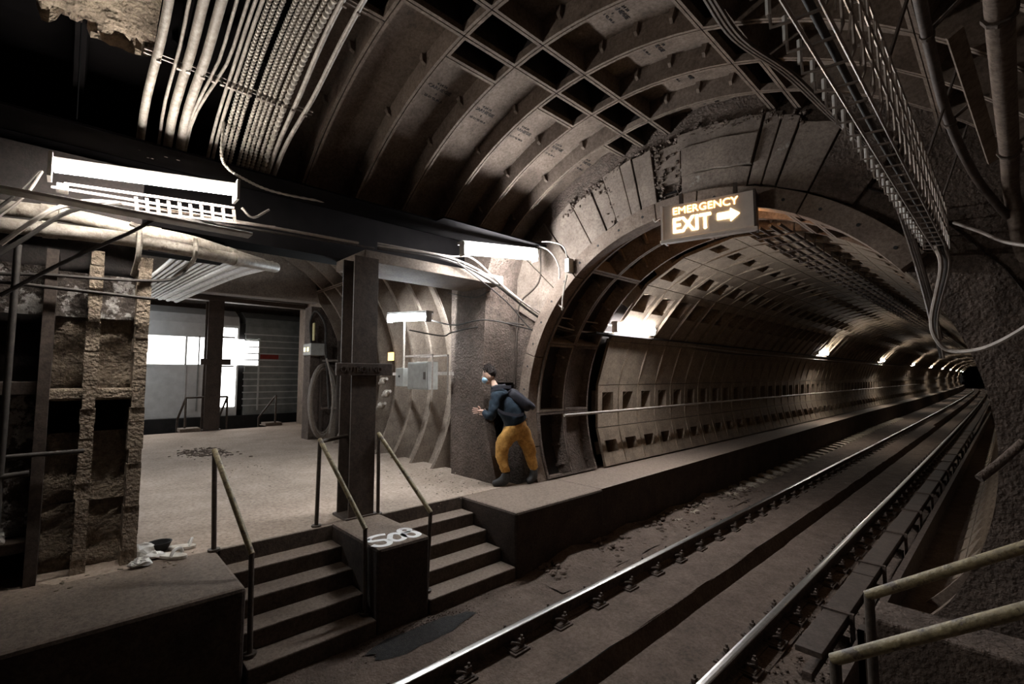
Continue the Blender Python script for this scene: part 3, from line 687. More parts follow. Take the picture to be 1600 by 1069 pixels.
for i, y in enumerate((7.42, 19.9, 31.6, 44, 56.3, 68.5, 81, 94, 107, 120)):
    lamp(['first tunnel lamp, just inside the mouth', 'second tunnel lamp, well beyond the first', 'third tunnel lamp, halfway to the bend', 'fourth tunnel lamp, small and far', 'fifth tunnel lamp, near the vanishing rails', 'sixth tunnel lamp, a tiny far glow', 'seventh tunnel lamp, almost at the end', 'eighth tunnel lamp, hardly visible at the end', 'ninth tunnel lamp, a speck before the bend', 'last tunnel lamp at the far bend'][i],
         (-4.62 + off(y), y - .6, 2.44), (-4.62 + off(y), y + .6, 2.46), 'tubef' if i < 1 else 'tubet', .06 if i == 0 else .05, (-.02, .0) if i else (-.03, .03), group='tunnel lamps', hw=.03 if i else .06)
lamp('unseen lamp added behind the left wall bays to light the passage', (-9.2, -.35, 3.0), (-8.0, -.35, 3.0), 'tube3', .05, (.02, .04))  # lamp added out of view to brighten the passage floor

q = MB(); q.box(-5.42, -4.93, -1.6, 5.2, 3.58, 3.6); q.box(-5.42, -5.4, -1.6, 5.2, 3.58, 3.66)  # plates added to shade the vault foot, near-black colour paints the same darkness
q.box(-4.93, -4.76, 3.3, 5.2, 3.58, 3.6); tag(q.build('shade_trough', 'shade_black'), 'long near-black trough added above the lamps to shade the foot of the vault', 'trough')

# ------------------------------------------------------------------ exit sign
sg = thing('exit_sign', 'lit box sign with emergency exit lettering and arrow under the ring', 'sign', (-2.19, 5.02, 3.1), rz=0, local=True)
sg.rotation_euler.z = rad(14)
W2, H0, H1, D2 = .47, .04, .42, .11
q = MB(); q.box(-W2, W2, -D2, D2, H0, H1); q.build('casing', 'signc', sg, bevel=.006)
for s in (-1, 1): q = MB(); q.box(s * W2 - .012, s * W2 + .012, -D2 - .012, D2 + .012, H0 - .015, H1 + .01); q.build('end_plate', 'signc' if s < 0 else 'steel', sg)
q = MB(); q.box(-W2 - .02, W2 + .02, -D2 - .03, -D2 + .03, H0 - .045, H0 - .012); q.build('bottom_channel', 'signc', sg, bevel=.004)
q = MB(); q.box(-.3, -.26, -.02, .02, H1, H1 + .15); q.box(.26, .3, -.02, .02, H1, H1 + .15); q.build('hanger', 'steel', sg)
def text(body, size, x, z, parent, m_, name, sx=1.0, bold=.0):
    cu = bpy.data.curves.new('t', 'FONT'); cu.body = body; cu.size = size; cu.extrude = .002; cu.offset = bold; cu.resolution_u = 3
    ob = bpy.data.objects.new('t', cu); C.objects.link(ob); dg = bpy.context.evaluated_depsgraph_get(); me = bpy.data.meshes.new_from_object(ob.evaluated_get(dg)); bpy.data.objects.remove(ob)
    o = bpy.data.objects.new(name, me); me.materials.clear(); me.materials.append(M[m_]); C.objects.link(o); o.parent = parent
    o.matrix_local = Matrix(((sx, 0, 0, x), (0, 0, -1, -D2 - .004), (0, 1, 0, z), (0, 0, 0, 1))); return o
text('EMERGENCY', .115, -.355, .305, sg, 'glow', 'lettering', 1.02, .0)
text('EXIT', .235, -.36, .10, sg, 'glow2', 'lettering', .84, .003)
q = MB(); q.prism([(.11, .165), (.24, .165), (.24, .13), (.325, .2), (.24, .27), (.24, .235), (.11, .235)], 'y', -D2 - .006, -D2); q.build('arrow', 'glow2', sg)
q = MB(); q.tube(smoothpath([(-.5, -.08, .3), (-.56, -.06, .28), (-.6, 0, .34)], 5), .007, 6); q.build('wire', 'palecable', sg)
L = bpy.data.lights.new('sign_light', 'POINT'); L.energy = 5; L.color = (1, .5, .15); L.shadow_soft_size = .05
lo = bpy.data.objects.new('sign_light', L); C.objects.link(lo); lo.location = (-1.95, 5.3, 3.38)

# ------------------------------------------------------------------ conduits on the vault
def vp(t, y, r=3.58): return (VX + r * math.cos(rad(t)), y, VZ + r * math.sin(rad(t)))
def vpath(y0, y1, r=3.58, t0=70, t1=131, wob=0, ph=0):
    n = 22; o = []
    for i in range(n + 1):
        f_ = i / n; t = t0 + (t1 - t0) * f_
        g_ = max(0, min(1, (t - 112) / 14)); g_ = g_ * g_ * (3 - 2 * g_)
        o.append(Vector(vp(t, y0 + (y1 - y0) * g_ + wob * math.sin(t * .12 + ph), r)))
    return o
K = 0
def conduit(y0, y1, r_, kind, lab, t1=131, wob=0, rr=3.58):
    q = MB(); P = vpath(y0, y1, rr, t1=t1, wob=wob, ph=y0 * 9)
    if kind == 'hose':
        Q = []; Rr = []
        tot = sum((P[i + 1] - P[i]).length for i in range(len(P) - 1)); n = int(tot / (r_ * .9)); 
        cum = [0]
        for i in range(len(P) - 1): cum.append(cum[-1] + (P[i + 1] - P[i]).length)
        j = 0
        for i in range(n + 1):
            s = tot * i / n
            while j < len(P) - 2 and cum[j + 1] < s: j += 1
            Q.append(P[j].lerp(P[j + 1], (s - cum[j]) / (cum[j + 1] - cum[j]))); Rr.append(r_ if i % 2 else r_ * .6)
        q.tube(Q, Rr, 8)
        o = q.build('corrugated_hose', 'hose', smooth=False)
    else:
        q.tube(P, r_, 8 if r_ < .02 else 12); o = q.build('conduit', 'pipe', smooth=True)
    return tag(o, lab, 'hose' if kind == 'hose' else 'conduit', 'corrugated hoses on the vault' if kind == 'hose' else 'smooth conduits on the vault')
for y0, y1, r_, lab, wob in ((.37, .33, .03, 'flat grey conduit at the left end of the vault rack', 0), (.50, .44, .012, 'thin kinked conduit left of the two thick pipes', .02), (.56, .52, .034, 'first of two thick smooth pipes on the vault rack', 0),
                             (.66, .61, .034, 'second of two thick smooth pipes on the vault rack', 0), (.74, .64, .012, 'thin conduit right of the thick pipes, slanting', .01), (.80, .66, .012, 'thin conduit crossing behind the slanting one', .01),
                             (.85, .83, .013, 'thin straight conduit just before the corrugated hoses', 0), (.89, .87, .014, 'straight conduit touching the corrugated hoses', 0), (1.37, 1.34, .02, 'bent smooth conduit right of the big corrugated hose', .02), (1.48, 1.42, .02, 'last smooth conduit at the right end of the rack', .02)):
    conduit(y0, y1, r_, 'pipe', lab, wob=wob)
for i, y in enumerate((.93, .97, 1.01, 1.08, 1.12, 1.16, 1.2, 1.25)):
    conduit(y, y, .0185, 'hose', 'thin corrugated hose %s on the vault rack' % ['next to the straight conduit', 'second in the group of three', 'third in the group of three', 'leading the group of five', 'second in the group of five', 'third in the group of five', 'fourth in the group of five', 'beside the big hose'][i])
conduit(1.30, 1.30, .029, 'hose', 'thick corrugated hose between thin hoses and bent conduits')
for i, t_ in enumerate((117.3, 98.5)):
    t = thing('conduit_bracket', ['notched steel bracket bar clamping the vault conduits', 'upper bracket bar across the vault conduits', 'lower bracket bar hidden in the dark below the conduits'][i], 'bracket', vp(t_, .9, 3.62))
    c_, s_ = math.cos(rad(t_)), math.sin(rad(t_)); nrm = Vector((c_, 0, s_)); tg = Vector((-s_, 0, c_))
    for s in (-1, 1):
        q = MB(); q.obox(Vector(vp(t_, .92, 3.63)) + tg * .018 * s, Vector((0, .64, 0)), tg * .004, nrm * .012); q.build('channel', 'wire', t)
    for y in (.37, .50, .56, .66, .74, .80, .85, .89, .93, .97, 1.01, 1.08, 1.12, 1.16, 1.2, 1.25, 1.30, 1.37, 1.48):
        q = MB(); q.tube([Vector(vp(t_, y, 3.545 + .0)) - Vector((0, .0, 0)), Vector(vp(t_, y, 3.62))], .012, 6); q.obox(Vector(vp(t_, y, 3.545)), (0, .016, 0), tg * .008, nrm * .004); q.build('clamp', 'wire', t)
# loose hoses near the lamp
def cable(pts, r, lab, mn='cable', cat='cable', name='cable', group=None, n=6, k=6):
    q = MB(); q.tube(smoothpath(pts, k), r, n); return tag(q.build(name, mn, smooth=True), lab, cat, group)
A = lambda u, v, x: tuple(at(u, v, 'x', x))
AY = lambda u, v, y: tuple(at(u, v, 'y', y))
def hose_path(pts, r):
    P = smoothpath(pts, 14); q = MB(); q.tube(P, [r if i % 2 else r * .7 for i in range(len(P))], 8); return q
tag(hose_path([A(350, 190, -4.75), A(346, 240, -4.8), A(355, 262, -4.85), A(382, 280, -4.9), A(430, 300, -5.1), A(520, 318, -5.3)], .014).build('corrugated_hose', 'hose'), 'curling corrugated hose dropping past the right end of the warm lamp', 'hose')
tag(hose_path([A(70, 192, -5.5), A(130, 208, -5.4), A(200, 235, -5.3), A(250, 248, -5.25), A(320, 250, -5.3)], .014).build('corrugated_hose', 'hose'), 'corrugated hose sweeping above the warm tube lamp', 'hose')
# big pipes and their fittings
for i, (pts, lab) in enumerate((([A(-60, 318, -5.4), A(100, 336, -5.4), A(220, 362, -5.4), A(300, 378, -5.5), A(370, 400, -5.9), A(410, 412, -6.3)], 'upper thick pale pipe under the warm tube lamp'),
                                ([A(-60, 345, -5.3), A(100, 362, -5.3), A(200, 374, -5.3), A(300, 392, -5.3), A(380, 408, -5.6), A(430, 418, -6.1)], 'lower thick pale pipe under the warm tube lamp'))):
    q = MB(); P = smoothpath(pts, 8); q.tube(P, .062, 16); o = tag(q.build('large_pipe', 'bigpipe', smooth=True), lab, 'pipe')
    for j in (6, 17, 30):
        q = MB(); q.tube([P[j], P[j] + (P[j + 1] - P[j]).normalized() * .09], .07, 16); q.build('coupling', 'bigpipe', o, smooth=True)
# rack under the lamp
t = thing('pipe_rack', 'bright steel rack with rungs directly under the warm tube lamp', 'rack', (-5.05, .4, 3.0))
p0, p1 = Vector(A(80, 292, -5.0)), Vector(A(366, 338, -5.0)); p2, p3 = Vector(A(84, 330, -5.0)), Vector(A(400, 372, -5.0))
for a, b in ((p0, p1), (Vector(A(100, 287, -5.02)), Vector(A(366, 325, -5.02))), (Vector(A(210, 330, -5.0)), Vector(A(430, 355, -5.0)))):
    q = MB(); d = (b - a); q.obox((a + b) / 2, d / 2, (.006, 0, 0), (0, 0, .01)); q.build('channel', 'wire', t)
for i in range(10):
    u = 212 + i * 17; a, b = Vector(A(u, 308 + (u - 212) * .13, -5.01)), Vector(A(u + 2, 330 + (u - 212) * .13, -5.01)); q = MB(); q.obox((a + b) / 2, (0, .012, 0), (.012, 0, 0), (b - a) / 2); q.build('rung', 'wire', t)
q = MB(); q.box(-4.87, -4.72, -.75, 1.15, 2.90, 2.925); q.build('shade_raceway', 'house', t, bevel=.004)  # solid plate added to shade the platform below the warm lamp
for u in (98, 362):
    q = MB(); a = Vector(A(u, 288, -5.05)); q.box(a.x - .03, a.x + .03, a.y - .035, a.y + .035, a.z - .07, a.z); q.build('junction_box', 'house', t, bevel=.005)
q = MB(); a = Vector(A(98, 312, -5.05)); q.tube([a, a - Vector((0, 0, .12))], .02, 8); q.build('stub', 'bigpipe', t)
for i, (pts, r_, mn) in enumerate((([A(0, 382, -4.9), A(60, 340, -4.9), A(100, 322, -4.95), A(160, 315, -5.0), A(300, 335, -5.05), A(450, 360, -5.1), A(560, 380, -5.15)], .016, 'palecable'),
                               ([A(0, 462, -4.6), A(100, 410, -4.7), A(200, 365, -4.8), A(250, 342, -4.9), A(300, 345, -5.0), A(420, 362, -5.1), A(585, 388, -5.2)], .014, 'cable'),
                               ([A(-10, 330, -5.2), A(30, 300, -5.2), A(62, 268, -5.3)], .012, 'cable'), ([A(-10, 345, -5.15), A(40, 305, -5.15), A(66, 268, -5.3)], .01, 'palecable'),
                               ([A(205, 350, -5.2), A(218, 360, -5.15), A(216, 400, -5.2), A(208, 430, -5.4)], .022, 'bigpipe'), ([A(305, 372, -5.3), A(306, 390, -5.15), A(300, 410, -5.3), A(270, 435, -5.6)], .02, 'bigpipe'),
                               ([A(0, 428, -5.25), A(80, 430, -5.2), A(200, 438, -5.2), A(270, 436, -5.3), A(300, 412, -5.5)], .014, 'cable'),
                               ([A(378, 325, -5.1), A(395, 340, -5.15), A(420, 328, -5.3)], .012, 'palecable'),
                               ([A(-5, 400, -5.0), A(40, 372, -5.0), A(110, 330, -5.0), A(190, 318, -5.0)], .016, 'cable'))):
    cable(pts, r_, ['pale cable lying over the pipes and running along the beam', 'dark cable slanting up from the left edge to the beam', 'dark cable dropping at the far left edge', 'pale cable beside the dark one at the far left edge', 'pale strap pipe looping down from the pipes at the wall corner', 'pale strap pipe looping down under the rack end', 'dark cable sagging across the tops of the brown wall bays', 'short pale pigtail cable at the right lamp end', 'dark cable bending over the big pipes'][i], mn)
# bundle of pale conduits running away under the passage roof
for i in range(13):
    f_ = i / 12; x0 = -5.8; 
    a = Vector(A(285 + f_ * 140, 392 + f_ * 22, -6.0)); b = Vector(A(245 + f_ * 110, 425 + f_ * 10, -9.0)); c_ = Vector(A(200 + f_ * 75, 458 + f_ * 12, -13.0))
    cable([a, b, c_], .05 if i in (8, 10, 12) else .026, ['pale conduit of the fan under the passage roof'][0], 'bigpipe', 'conduit', 'passage_conduit', 'fan of conduits under the passage roof', 8)
# cables across the pier into the tunnel
CB = [([A(590, 384, -5.2), A(700, 402, -5.15), A(765, 432, -5.1), A(830, 482, -5.02), A(880, 512, -4.9), A(960, 524, -4.82), A(1030, 533, -4.8), A(1200, 555, -4.75), A(1400, 572, -4.8)], .014, 'palecable', 'pale cable leading the bundle from the beam into the tunnel'),
      ([A(590, 388, -5.22), A(700, 407, -5.17), A(765, 438, -5.12), A(830, 488, -5.04), A(880, 516, -4.92), A(960, 520, -4.84), A(1030, 528, -4.8), A(1200, 551, -4.78), A(1400, 570, -4.85)], .018, 'cable', 'thick dark cable of the bundle crossing the pier'),
      ([A(590, 380, -5.25), A(700, 400, -5.2), A(740, 405, -5.1), A(800, 460, -5.05), A(850, 490, -5.0), A(900, 500, -4.9), A(1000, 515, -4.85), A(1200, 545, -4.8)], .012, 'palecable', 'thin pale cable rising over the bundle at the pier'),
      ([A(715, 410, -5.1), A(790, 470, -5.2), A(830, 515, -5.1), A(860, 528, -4.95), A(900, 524, -4.85)], .01, 'cable', 'thin dark cable sagging below the bundle'),
      ([A(640, 516, -6.8), A(690, 525, -6.3), A(705, 520, -6.3), AY(740, 512, 4.6), AY(800, 505, 5.2), A(880, 520, -5.0)], .012, 'cable', 'dark cable crossing the pier from passage lamp'),
      ([AY(635, 495, 4.5), AY(670, 500, 4.5), AY(710, 508, 4.6), AY(760, 500, 4.6), AY(830, 515, 5.2), A(890, 530, -5.0)], .012, 'cable', 'second dark cable crossing the pier at lamp height'),
      ([AY(835, 378, 5.1), AY(860, 378, 5.1), AY(880, 385, 5.15), AY(886, 402, 5.2)], .011, 'palecable', 'pale flexible cable from the cool lamp to the small box'),
      ([AY(835, 384, 5.1), AY(858, 392, 5.1), AY(874, 420, 5.2), AY(872, 470, 5.25), AY(880, 482, 5.25)], .012, 'palecable', 'pale cable looping down the pier from the cool lamp'),
      ([AY(886, 430, 5.2), AY(880, 460, 5.2), AY(878, 485, 5.2)], .012, 'pipe', 'grey conduit below the small box on the ring'),
      ([AY(845, 390, 5.3), AY(842, 440, 5.3), AY(815, 470, 5.3), AY(808, 500, 5.3), AY(806, 560, 5.3), AY(803, 600, 5.3)], .014, 'steel', 'brown conduit running down the rough pier face'),
      ([AY(700, 458, 4.6), AY(740, 465, 4.6), AY(765, 455, 4.6)], .008, 'cable', 'short thin wire bracketed on the pier')]
for pts, r_, mn, lab in CB: cable(pts, r_, lab, mn)
q = MB(); a = Vector(AY(888, 415, 5.12)); q.box(a.x - .04, a.x + .035, a.y - .03, a.y + .08, a.z - .1, a.z + .1); tag(q.build('junction_box', 'boxgrey', bevel=.005), 'small pale conduit box at the edge of the portal ring', 'box')
# pipe along the tunnel wall
q = MB(); q.tube([(-4.88 + off(y), y, .98 + .0 * y) for y in (5.72, 8, 12, 16, 20, 26, 32, 40, 50)], .024, 8); tag(q.build('wall_pipe', 'pipe', smooth=True), 'long thin pale pipe along the left tunnel wall', 'pipe')
for i, z in enumerate((2.37, 2.26, 2.2)):
    q = MB(); q.tube([(-4.78 - .02 * i + off(y), y, z + .03 * math.sin(y * .7 + i)) for y in [6.8 + k * 1.4 for k in range(40)]], .02, 6)
    tag(q.build('wall_cable', 'cable'), ['upper dark cable along tunnel wall below the lamps', 'middle dark cable along tunnel wall below the lamps', 'lower dark cable along tunnel wall below the lamps'][i], 'cable')
t = thing('cable_shelf', 'continuous cable shelf along the left tunnel wall, shaped to shade below the lamps', 'shelf', (-4.85, 6.8, 2.3))  # shelf edge shaped so the wall below the lamps falls in shade
ysh = [6.3, 10, 14, 18, 23, 28, 34, 41, 50, 60, 75, 95]
for a, b in zip(ysh, ysh[1:]):
    q = MB(); vs = [(x + off(y), y, z) for y in (a, b) for x, z in ((-4.665, 2.31), (-4.665, 2.335), (-4.95, 2.335), (-4.95, 2.31))]
    q.add(vs, [(0, 1, 5, 4), (1, 2, 6, 5), (2, 3, 7, 6), (3, 0, 4, 7), (0, 1, 2, 3), (4, 5, 6, 7)]); q.build('shelf_board', 'dark', t)
# crown cable rack in tunnel
t = thing('cable_rack', 'dark wire cable rack under the tunnel crown', 'rack', (-1.95, 7, 3.4))
for x in (-2.12, -2.0, -1.88, -1.78):
    q = MB(); q.tube([(x + off(y), y, 3.4 - .02 * abs(x + 2)) for y in (6.0, 10, 15, 20, 27, 35, 45)], .02, 6); q.build('cable', 'steel', t)
q = MB(); q.box(-2.17, -1.73, 6.4, 6.43, 3.36, 3.375); q.box(-2.17, -2.155, 6.4, 6.43, 3.36, 3.56); q.box(-1.745, -1.73, 6.4, 6.43, 3.36, 3.52); r0 = q.build('hanger', 'steel', t)
for k in range(1, 50): inst(r0, t, (off(6.4 + .45 * k), .45 * k, 0))

# ------------------------------------------------------------------ hanging wire basket rack at right
t = thing('wire_rack', 'long galvanised wire rack hanging above the right rail', 'rack', (-.45, 3, 2.9))
XR, XL, ZB, ZT = -.30, -.375, 2.65, 3.02
def hook(y, sz=1.0):
    q = MB(); r_ = .0055
    q.tube([(XL - .07, y, ZB + .1), (XL - .065, y, ZB - .0), (XL, y, ZB - .012), (XR - .0, y, ZB - .02), (XR + .01, y, ZB + .01), (XR + .005, y, ZT), (XR - .08, y, ZT + .02)], r_, 5); return q
h0 = hook(.7).build('hook_rod', 'wire', t)
tp = MB(); tp.tube([(XL - .07, .7, ZB + .04), (XL - .07, .7, ZB + .125)], .009, 6); tp0 = tp.build('tip_sleeve', 'white', h0)
for k in range(1, 30):
    c_ = inst(h0, t, (0, k * .157, 0)); inst(tp0, c_)
for x, z in ((XR + .008, ZB + .13), (XR + .008, ZB + .26), (XR + .006, ZT), (XR, ZB - .026), (XL, ZB - .02)):
    q = MB(); q.tube([(x, .3, z), (x, 5.35, z)], .006, 5); q.build('long_rod', 'wire', t)
for k in range(28):
    y = .7 + k * .17; q = MB(); q.tube([(XR + .008, y, ZB + .0), (XR + .008, y + .17, ZT)], .004, 4); q.build('diagonal', 'wire', t)
q = MB(); q.tube([(XR - .03, .2, ZB + .03), (XR - .05, 2.5, ZB + .02), (XR - .04, 4.2, ZB + .02), (XR - .04, 5.2, ZB)], .012, 8); q.build('carried_cable', 'cable', t, smooth=True)
for y in (1.2, 2.6, 4.0, 5.0): q = MB(); q.tube([(XR, y, ZT), (XR + .25, y, 3.8)], .009, 6); q.build('hanger', 'steel', t)
# bundled conduits left of the rack, from the crown down the right side of the portal
for i, dx in enumerate((0, .035, .07)):
    cable([AY(1090 + i * 8, -20, 3.0), AY(1145 + i * 8, 60, 3.7), AY(1225 + i * 7, 115, 4.5), AY(1300 + i * 5, 185, 5.0), AY(1352 + i * 4, 232, 5.15), AY(1392 + i * 4, 300, 5.15), AY(1420 + i * 4, 375, 5.15), AY(1445 + i * 4, 460, 5.2), AY(1462 + i * 4, 530, 5.2)], .016,
          ['brown conduit of the three following the portal edge, outermost', 'middle brown conduit following the portal edge', 'brown conduit of the three nearest the rack'][i], 'steel')
for i in range(3):
    cable([AY(1462 + i * 5, 385, 5.1), AY(1470 + i * 4, 420, 5.0), AY(1455 + i * 3, 500, 4.95), AY(1466 + i * 3, 535, 4.95), AY(1488 + i * 4, 549, 4.95), AY(1530, 546, 4.8), AY(1570, 530, 4.6), AY(1620, 500, 4.3)] if i == 0 else
          [AY(1466 + i * 5, 385, 5.1), AY(1474 + i * 4, 420, 5.05), AY(1458 + i * 3, 500, 5.0), AY(1468 + i * 3, 560, 5.1)], .013 if i else .015, ['pale cable hanging from the rack end and curving off to the right', 'cable hanging from the rack end along the ring', 'bluish cable hanging from the rack end down the ring'][i], 'palecable' if i != 1 else 'cable')
cable([AY(1490, 348, 5.1), AY(1530, 362, 5.0), AY(1570, 378, 4.8), AY(1620, 386, 4.6)], .012, 'pale blue cable running right from the rack end', 'palecable')
# pipes at the upper right
for i, (pts, r_, lab, mn) in enumerate((([(.05, 2.0, 3.15), (.05, 2.9, 3.1), (.07, 4.3, 3.05), (.08, 5.2, 3.0), (.12, 5.4, 2.4)], .048, 'thick brown pipe at the upper right corner', 'iron'),
                                    ([(-.2, 2.4, 3.45), (-.21, 3.4, 3.42), (-.19, 4.2, 3.3), (-.1, 4.9, 3.1), (.05, 5.3, 2.85)], .027, 'thinner brown pipe left of the thick corner pipe', 'steel'),
                                    ([(.35, 1.6, 3.0), (.4, 3.0, 2.9), (.55, 5.3, 2.6)], .03, 'dark pipe beyond the thick corner pipe', 'cable'))):
    q = MB(); q.tube(smoothpath(pts, 6), r_, 12); o = tag(q.build('brown_pipe', mn, smooth=True), lab, 'pipe')
    for j in (5, 12):
        P = smoothpath(pts, 6); 
        if j < len(P) - 1: q = MB(); q.tube([P[j], P[j] + (P[j + 1] - P[j]).normalized() * .03], r_ * 1.25, 10); q.tube([P[j], P[j] + Vector((.15, 0, .12))], .012, 6); q.build('clamp', 'rust', o)
q = MB(); a, b = Vector((-.1, 3.1, 3.3)), Vector((.0, 4.6, 3.1)); q.obox((a + b) / 2, (b - a) / 2, (.03, 0, .018), (-.004, 0, .006)); tag(q.build('steel_strap', 'iron'), 'flat brown steel strip beside the upper right pipes', 'strip')

# pipes at the foot of the right pier
cable([(-.62, 4.9, -.45), (-.55, 4.5, -.2), (-.5, 4.38, -.6)], .05, 'stubby brown pipe elbow behind the concrete block', 'rust', 'pipe', 'pipe_elbow', None, 10)
cable([AY(1530, 748, 5.1), AY(1560, 725, 5.2), AY(1600, 690, 5.25)], .03, 'brown pipe stub on the rough right pier', 'gunite', 'pipe', 'pipe_stub', None, 10)

# ------------------------------------------------------------------ passage equipment
t = thing('equipment_box', 'large grey metal cabinet hung on the passage ribs', 'cabinet', (-6.9, 4.35, 1.4))
q = MB(); q.box(-7.12, -6.5, 4.22, 4.42, 1.38, 1.84); q.build('body', 'boxgrey', t, bevel=.006)
q = MB(); q.box(-7.1, -6.52, 4.205, 4.222, 1.4, 1.82); dd = q.build('door', 'boxgrey', t, bevel=.004)
q = MB(); q.box(-6.58, -6.55, 4.185, 4.206, 1.55, 1.67); q.build('latch', 'steel', dd)
q = MB(); q.box(-7.2, -6.34, 4.2, 4.22, 1.93, 1.96); q.box(-7.2, -6.34, 4.5, 4.52, 1.93, 1.96); q.box(-7.2, -7.18, 4.2, 4.7, 1.93, 1.96); q.box(-6.36, -6.34, 4.2, 4.22, 1.3, 1.96); q.box(-6.36, -6.34, 4.5, 4.52, 1.3, 1.96); q.build('frame', 'wire', t)
t = thing('switch_box', 'small pale switch box left of the grey cabinet', 'box', (-7.6, 4.4, 1.4))
q = MB(); q.box(-7.68, -7.42, 4.3, 4.55, 1.42, 1.75); q.build('body', 'boxgrey', t, bevel=.005)
q = MB(); q.tube([(-7.55, 4.29, 1.6), (-7.55, 4.32, 1.6)], .02, 8); q.build('knob', 'black', t)
q = MB(); q.tube([(-7.6, 4.42, 1.75), (-7.6, 4.42, 2.65)], .018, 8); q.build('riser', 'pipe', t)
q = MB(); q.box(-8.6, -6.5, 4.75, 4.8, 1.62, 1.68); tag(q.build('wall_bar', 'wire'), 'horizontal steel bar behind the passage boxes', 'bar')
t = thing('cable_coil', 'large coil of dusty cable leaning on a steel frame', 'coil', (-12.4, 4.6, 0)); 
for i in range(7):
    rr_ = .80 + .022 * i; cc = Vector((-11.95 + .035 * (i % 3), 4.66 + .02 * (i % 2), .98)); q = MB()
    q.tube([cc + Vector((-.2 * math.cos(a), .42 * math.cos(a), math.sin(a) * .92)) * (rr_ / .92) for a in [2 * PI * k / 32 for k in range(33)]], .026, 6); q.build('turn', 'ironrib' if i % 2 else 'palecable', t, smooth=True)
t = thing('coil_frame', 'rusty upright frame behind the cable coil', 'frame', (-12.2, 4.75, 0))
for x, y in ((-12.1, 4.66), (-11.75, 4.95)):
    q = MB(); q.box(x - .03, x + .03, y - .03, y + .03, 0, 2.5); q.build('post', 'steel', t)
for z in (.8, 2.0): q = MB(); q.tube([(-12.1, 4.66, z), (-11.75, 4.95, z)], .03, 6); q.build('cross_bar', 'wire', t)
t = thing('signal_box', 'grey signal unit with small yellow lights above the coil', 'signal', (-12.0, 4.5, 2.1))
q = MB(); q.box(-12.3, -11.75, 4.25, 4.6, 2.12, 2.42); q.build('body', 'boxgrey', t, bevel=.02)
for x in (-12.2, -11.98): q = MB(); q.box(x, x + .08, 4.235, 4.25, 2.22, 2.32); q.build('light', emit('pale signal lens', (1, .85, .45), 1.2), t)
q = MB(); q.box(-12.1, -11.98, 4.4, 4.42, 2.5, 2.95); q.build('tag', 'yellow', t)
cable([(-12.15, 4.4, 2.4), (-12.2, 4.38, 3.0), (-12.0, 4.45, 3.25), (-11.8, 4.6, 2.9), (-11.7, 4.6, 2.3), (-11.65, 4.7, .8)], .03, 'dark cable arching above the signal unit', 'cable')
cable([(-11.75, 4.6, 2.2), (-11.5, 4.65, 1.6), (-11.45, 4.7, 1.0), (-11.6, 4.7, .2)], .025, 'pale cable hanging beside the cable coil', 'palecable')
q = MB(); q.box(-9.0, -8.8, 4.85, 4.88, 1.93, 2.1); tag(q.build('marker_light', 'amber'), 'small amber lit marker behind the near column', 'light')
t = thing('valve_set', 'pale pipe valves behind the near column', 'valve', (-8.9, 4.6, 1.0))
for i, (x, z) in enumerate(((-8.9, 1.5), (-8.75, 1.25), (-8.95, 1.0))):
    q = MB(); q.ball((x, 4.7, z), .08, .08, .08, 10, 6); q.tube([(x - .15, 4.7, z - .05), (x + .15, 4.7, z + .05)], .035, 8); q.build('valve_body', 'pipe', t, smooth=True)
q = MB(); q.box(-8.85, -8.6, 4.68, 4.7, 1.68, 1.72); q.build('plate', 'house', t)

# ------------------------------------------------------------------ train
t = thing('train', 'stainless steel train with brightly lit windows beyond the passage', 'train', (-18.8, 0, 0))
TXF = -17.75
q = MB(); q.prism([(TXF, .3), (TXF, 3.3), (TXF - .12, 3.6), (TXF - .7, 3.86), (TXF - 2.2, 3.86), (TXF - 2.9, 3.3), (TXF - 2.9, .3)], 'y', -12, 4.05); q.build('car_body', 'train', t, smooth=False)
q = MB(); q.prism([(TXF, .3), (TXF, 3.3), (TXF - .12, 3.6), (TXF - .7, 3.86), (TXF - 2.2, 3.86), (TXF - 2.9, 3.3), (TXF - 2.9, .3)], 'y', 4.25, 12); q.build('second_car_body', 'traind', t)
q = MB(); q.box(TXF - 2.6, TXF - .1, 4.0, 4.3, .5, 3.4); q.build('gangway', 'black', t)
for i in range(9): q = MB(); q.box(TXF, TXF + .018, -12, 3.9, .62 + .0 + i * .0, .66) if i == 0 else None; 
for z0, z1 in ((.32, .42), (1.9, 1.96), (2.86, 2.92)):
    q = MB(); q.box(TXF, TXF + .02, -12, 3.92, z0, z1); q.build('belt_rail', 'train', t)
for i in range(12):
    q = MB(); q.box(TXF, TXF + .02, 4.2, 12, .6 + i * .22, .64 + i * .22); q.build('corrugation', 'train', t)
yy = -7.2
for i in range(6):
    q = MB(); q.box(TXF, TXF + .012, yy, yy + 1.34, 1.98, 2.84); q.box(TXF, TXF + .012, yy + 1.41, min(yy + 2.04, 3.2), 1.98, 2.84) if yy < 3.0 else None; f = q.build('window', 'window', t)
    q = MB(); q.box(TXF, TXF + .03, yy + 1.35, yy + 1.4, .45, 2.9); q.build('door_post', 'train', t)
    if yy + 2.05 < 3.9:
        q = MB(); q.box(TXF, TXF + .008, yy + 1.42, yy + 2.02, .5, 2.9); d_ = q.build('door', 'train', t)
        q = MB(); q.box(TXF + .012, TXF + .022, yy + 1.7, yy + 1.74, .5, 2.9); q.build('door_seam', 'traind', d_)
    yy += 2.1
q = MB(); q.box(TXF, TXF + .014, 3.3, 3.98, .6, 3.2); q.build('end_window', 'window', t)
q = MB(); q.box(TXF, TXF + .012, 4.6, 5.3, 2.2, 2.4); q.build('red_stripe', mat('dull red', (.3, .04, .03)), t)
q = MB(); q.box(TXF - .3, TXF + .1, -8.6, 8.8, -.9, .3); tag(q.build('track_pit', 'black'), 'black gap under the train at the far platform edge', 'pit')
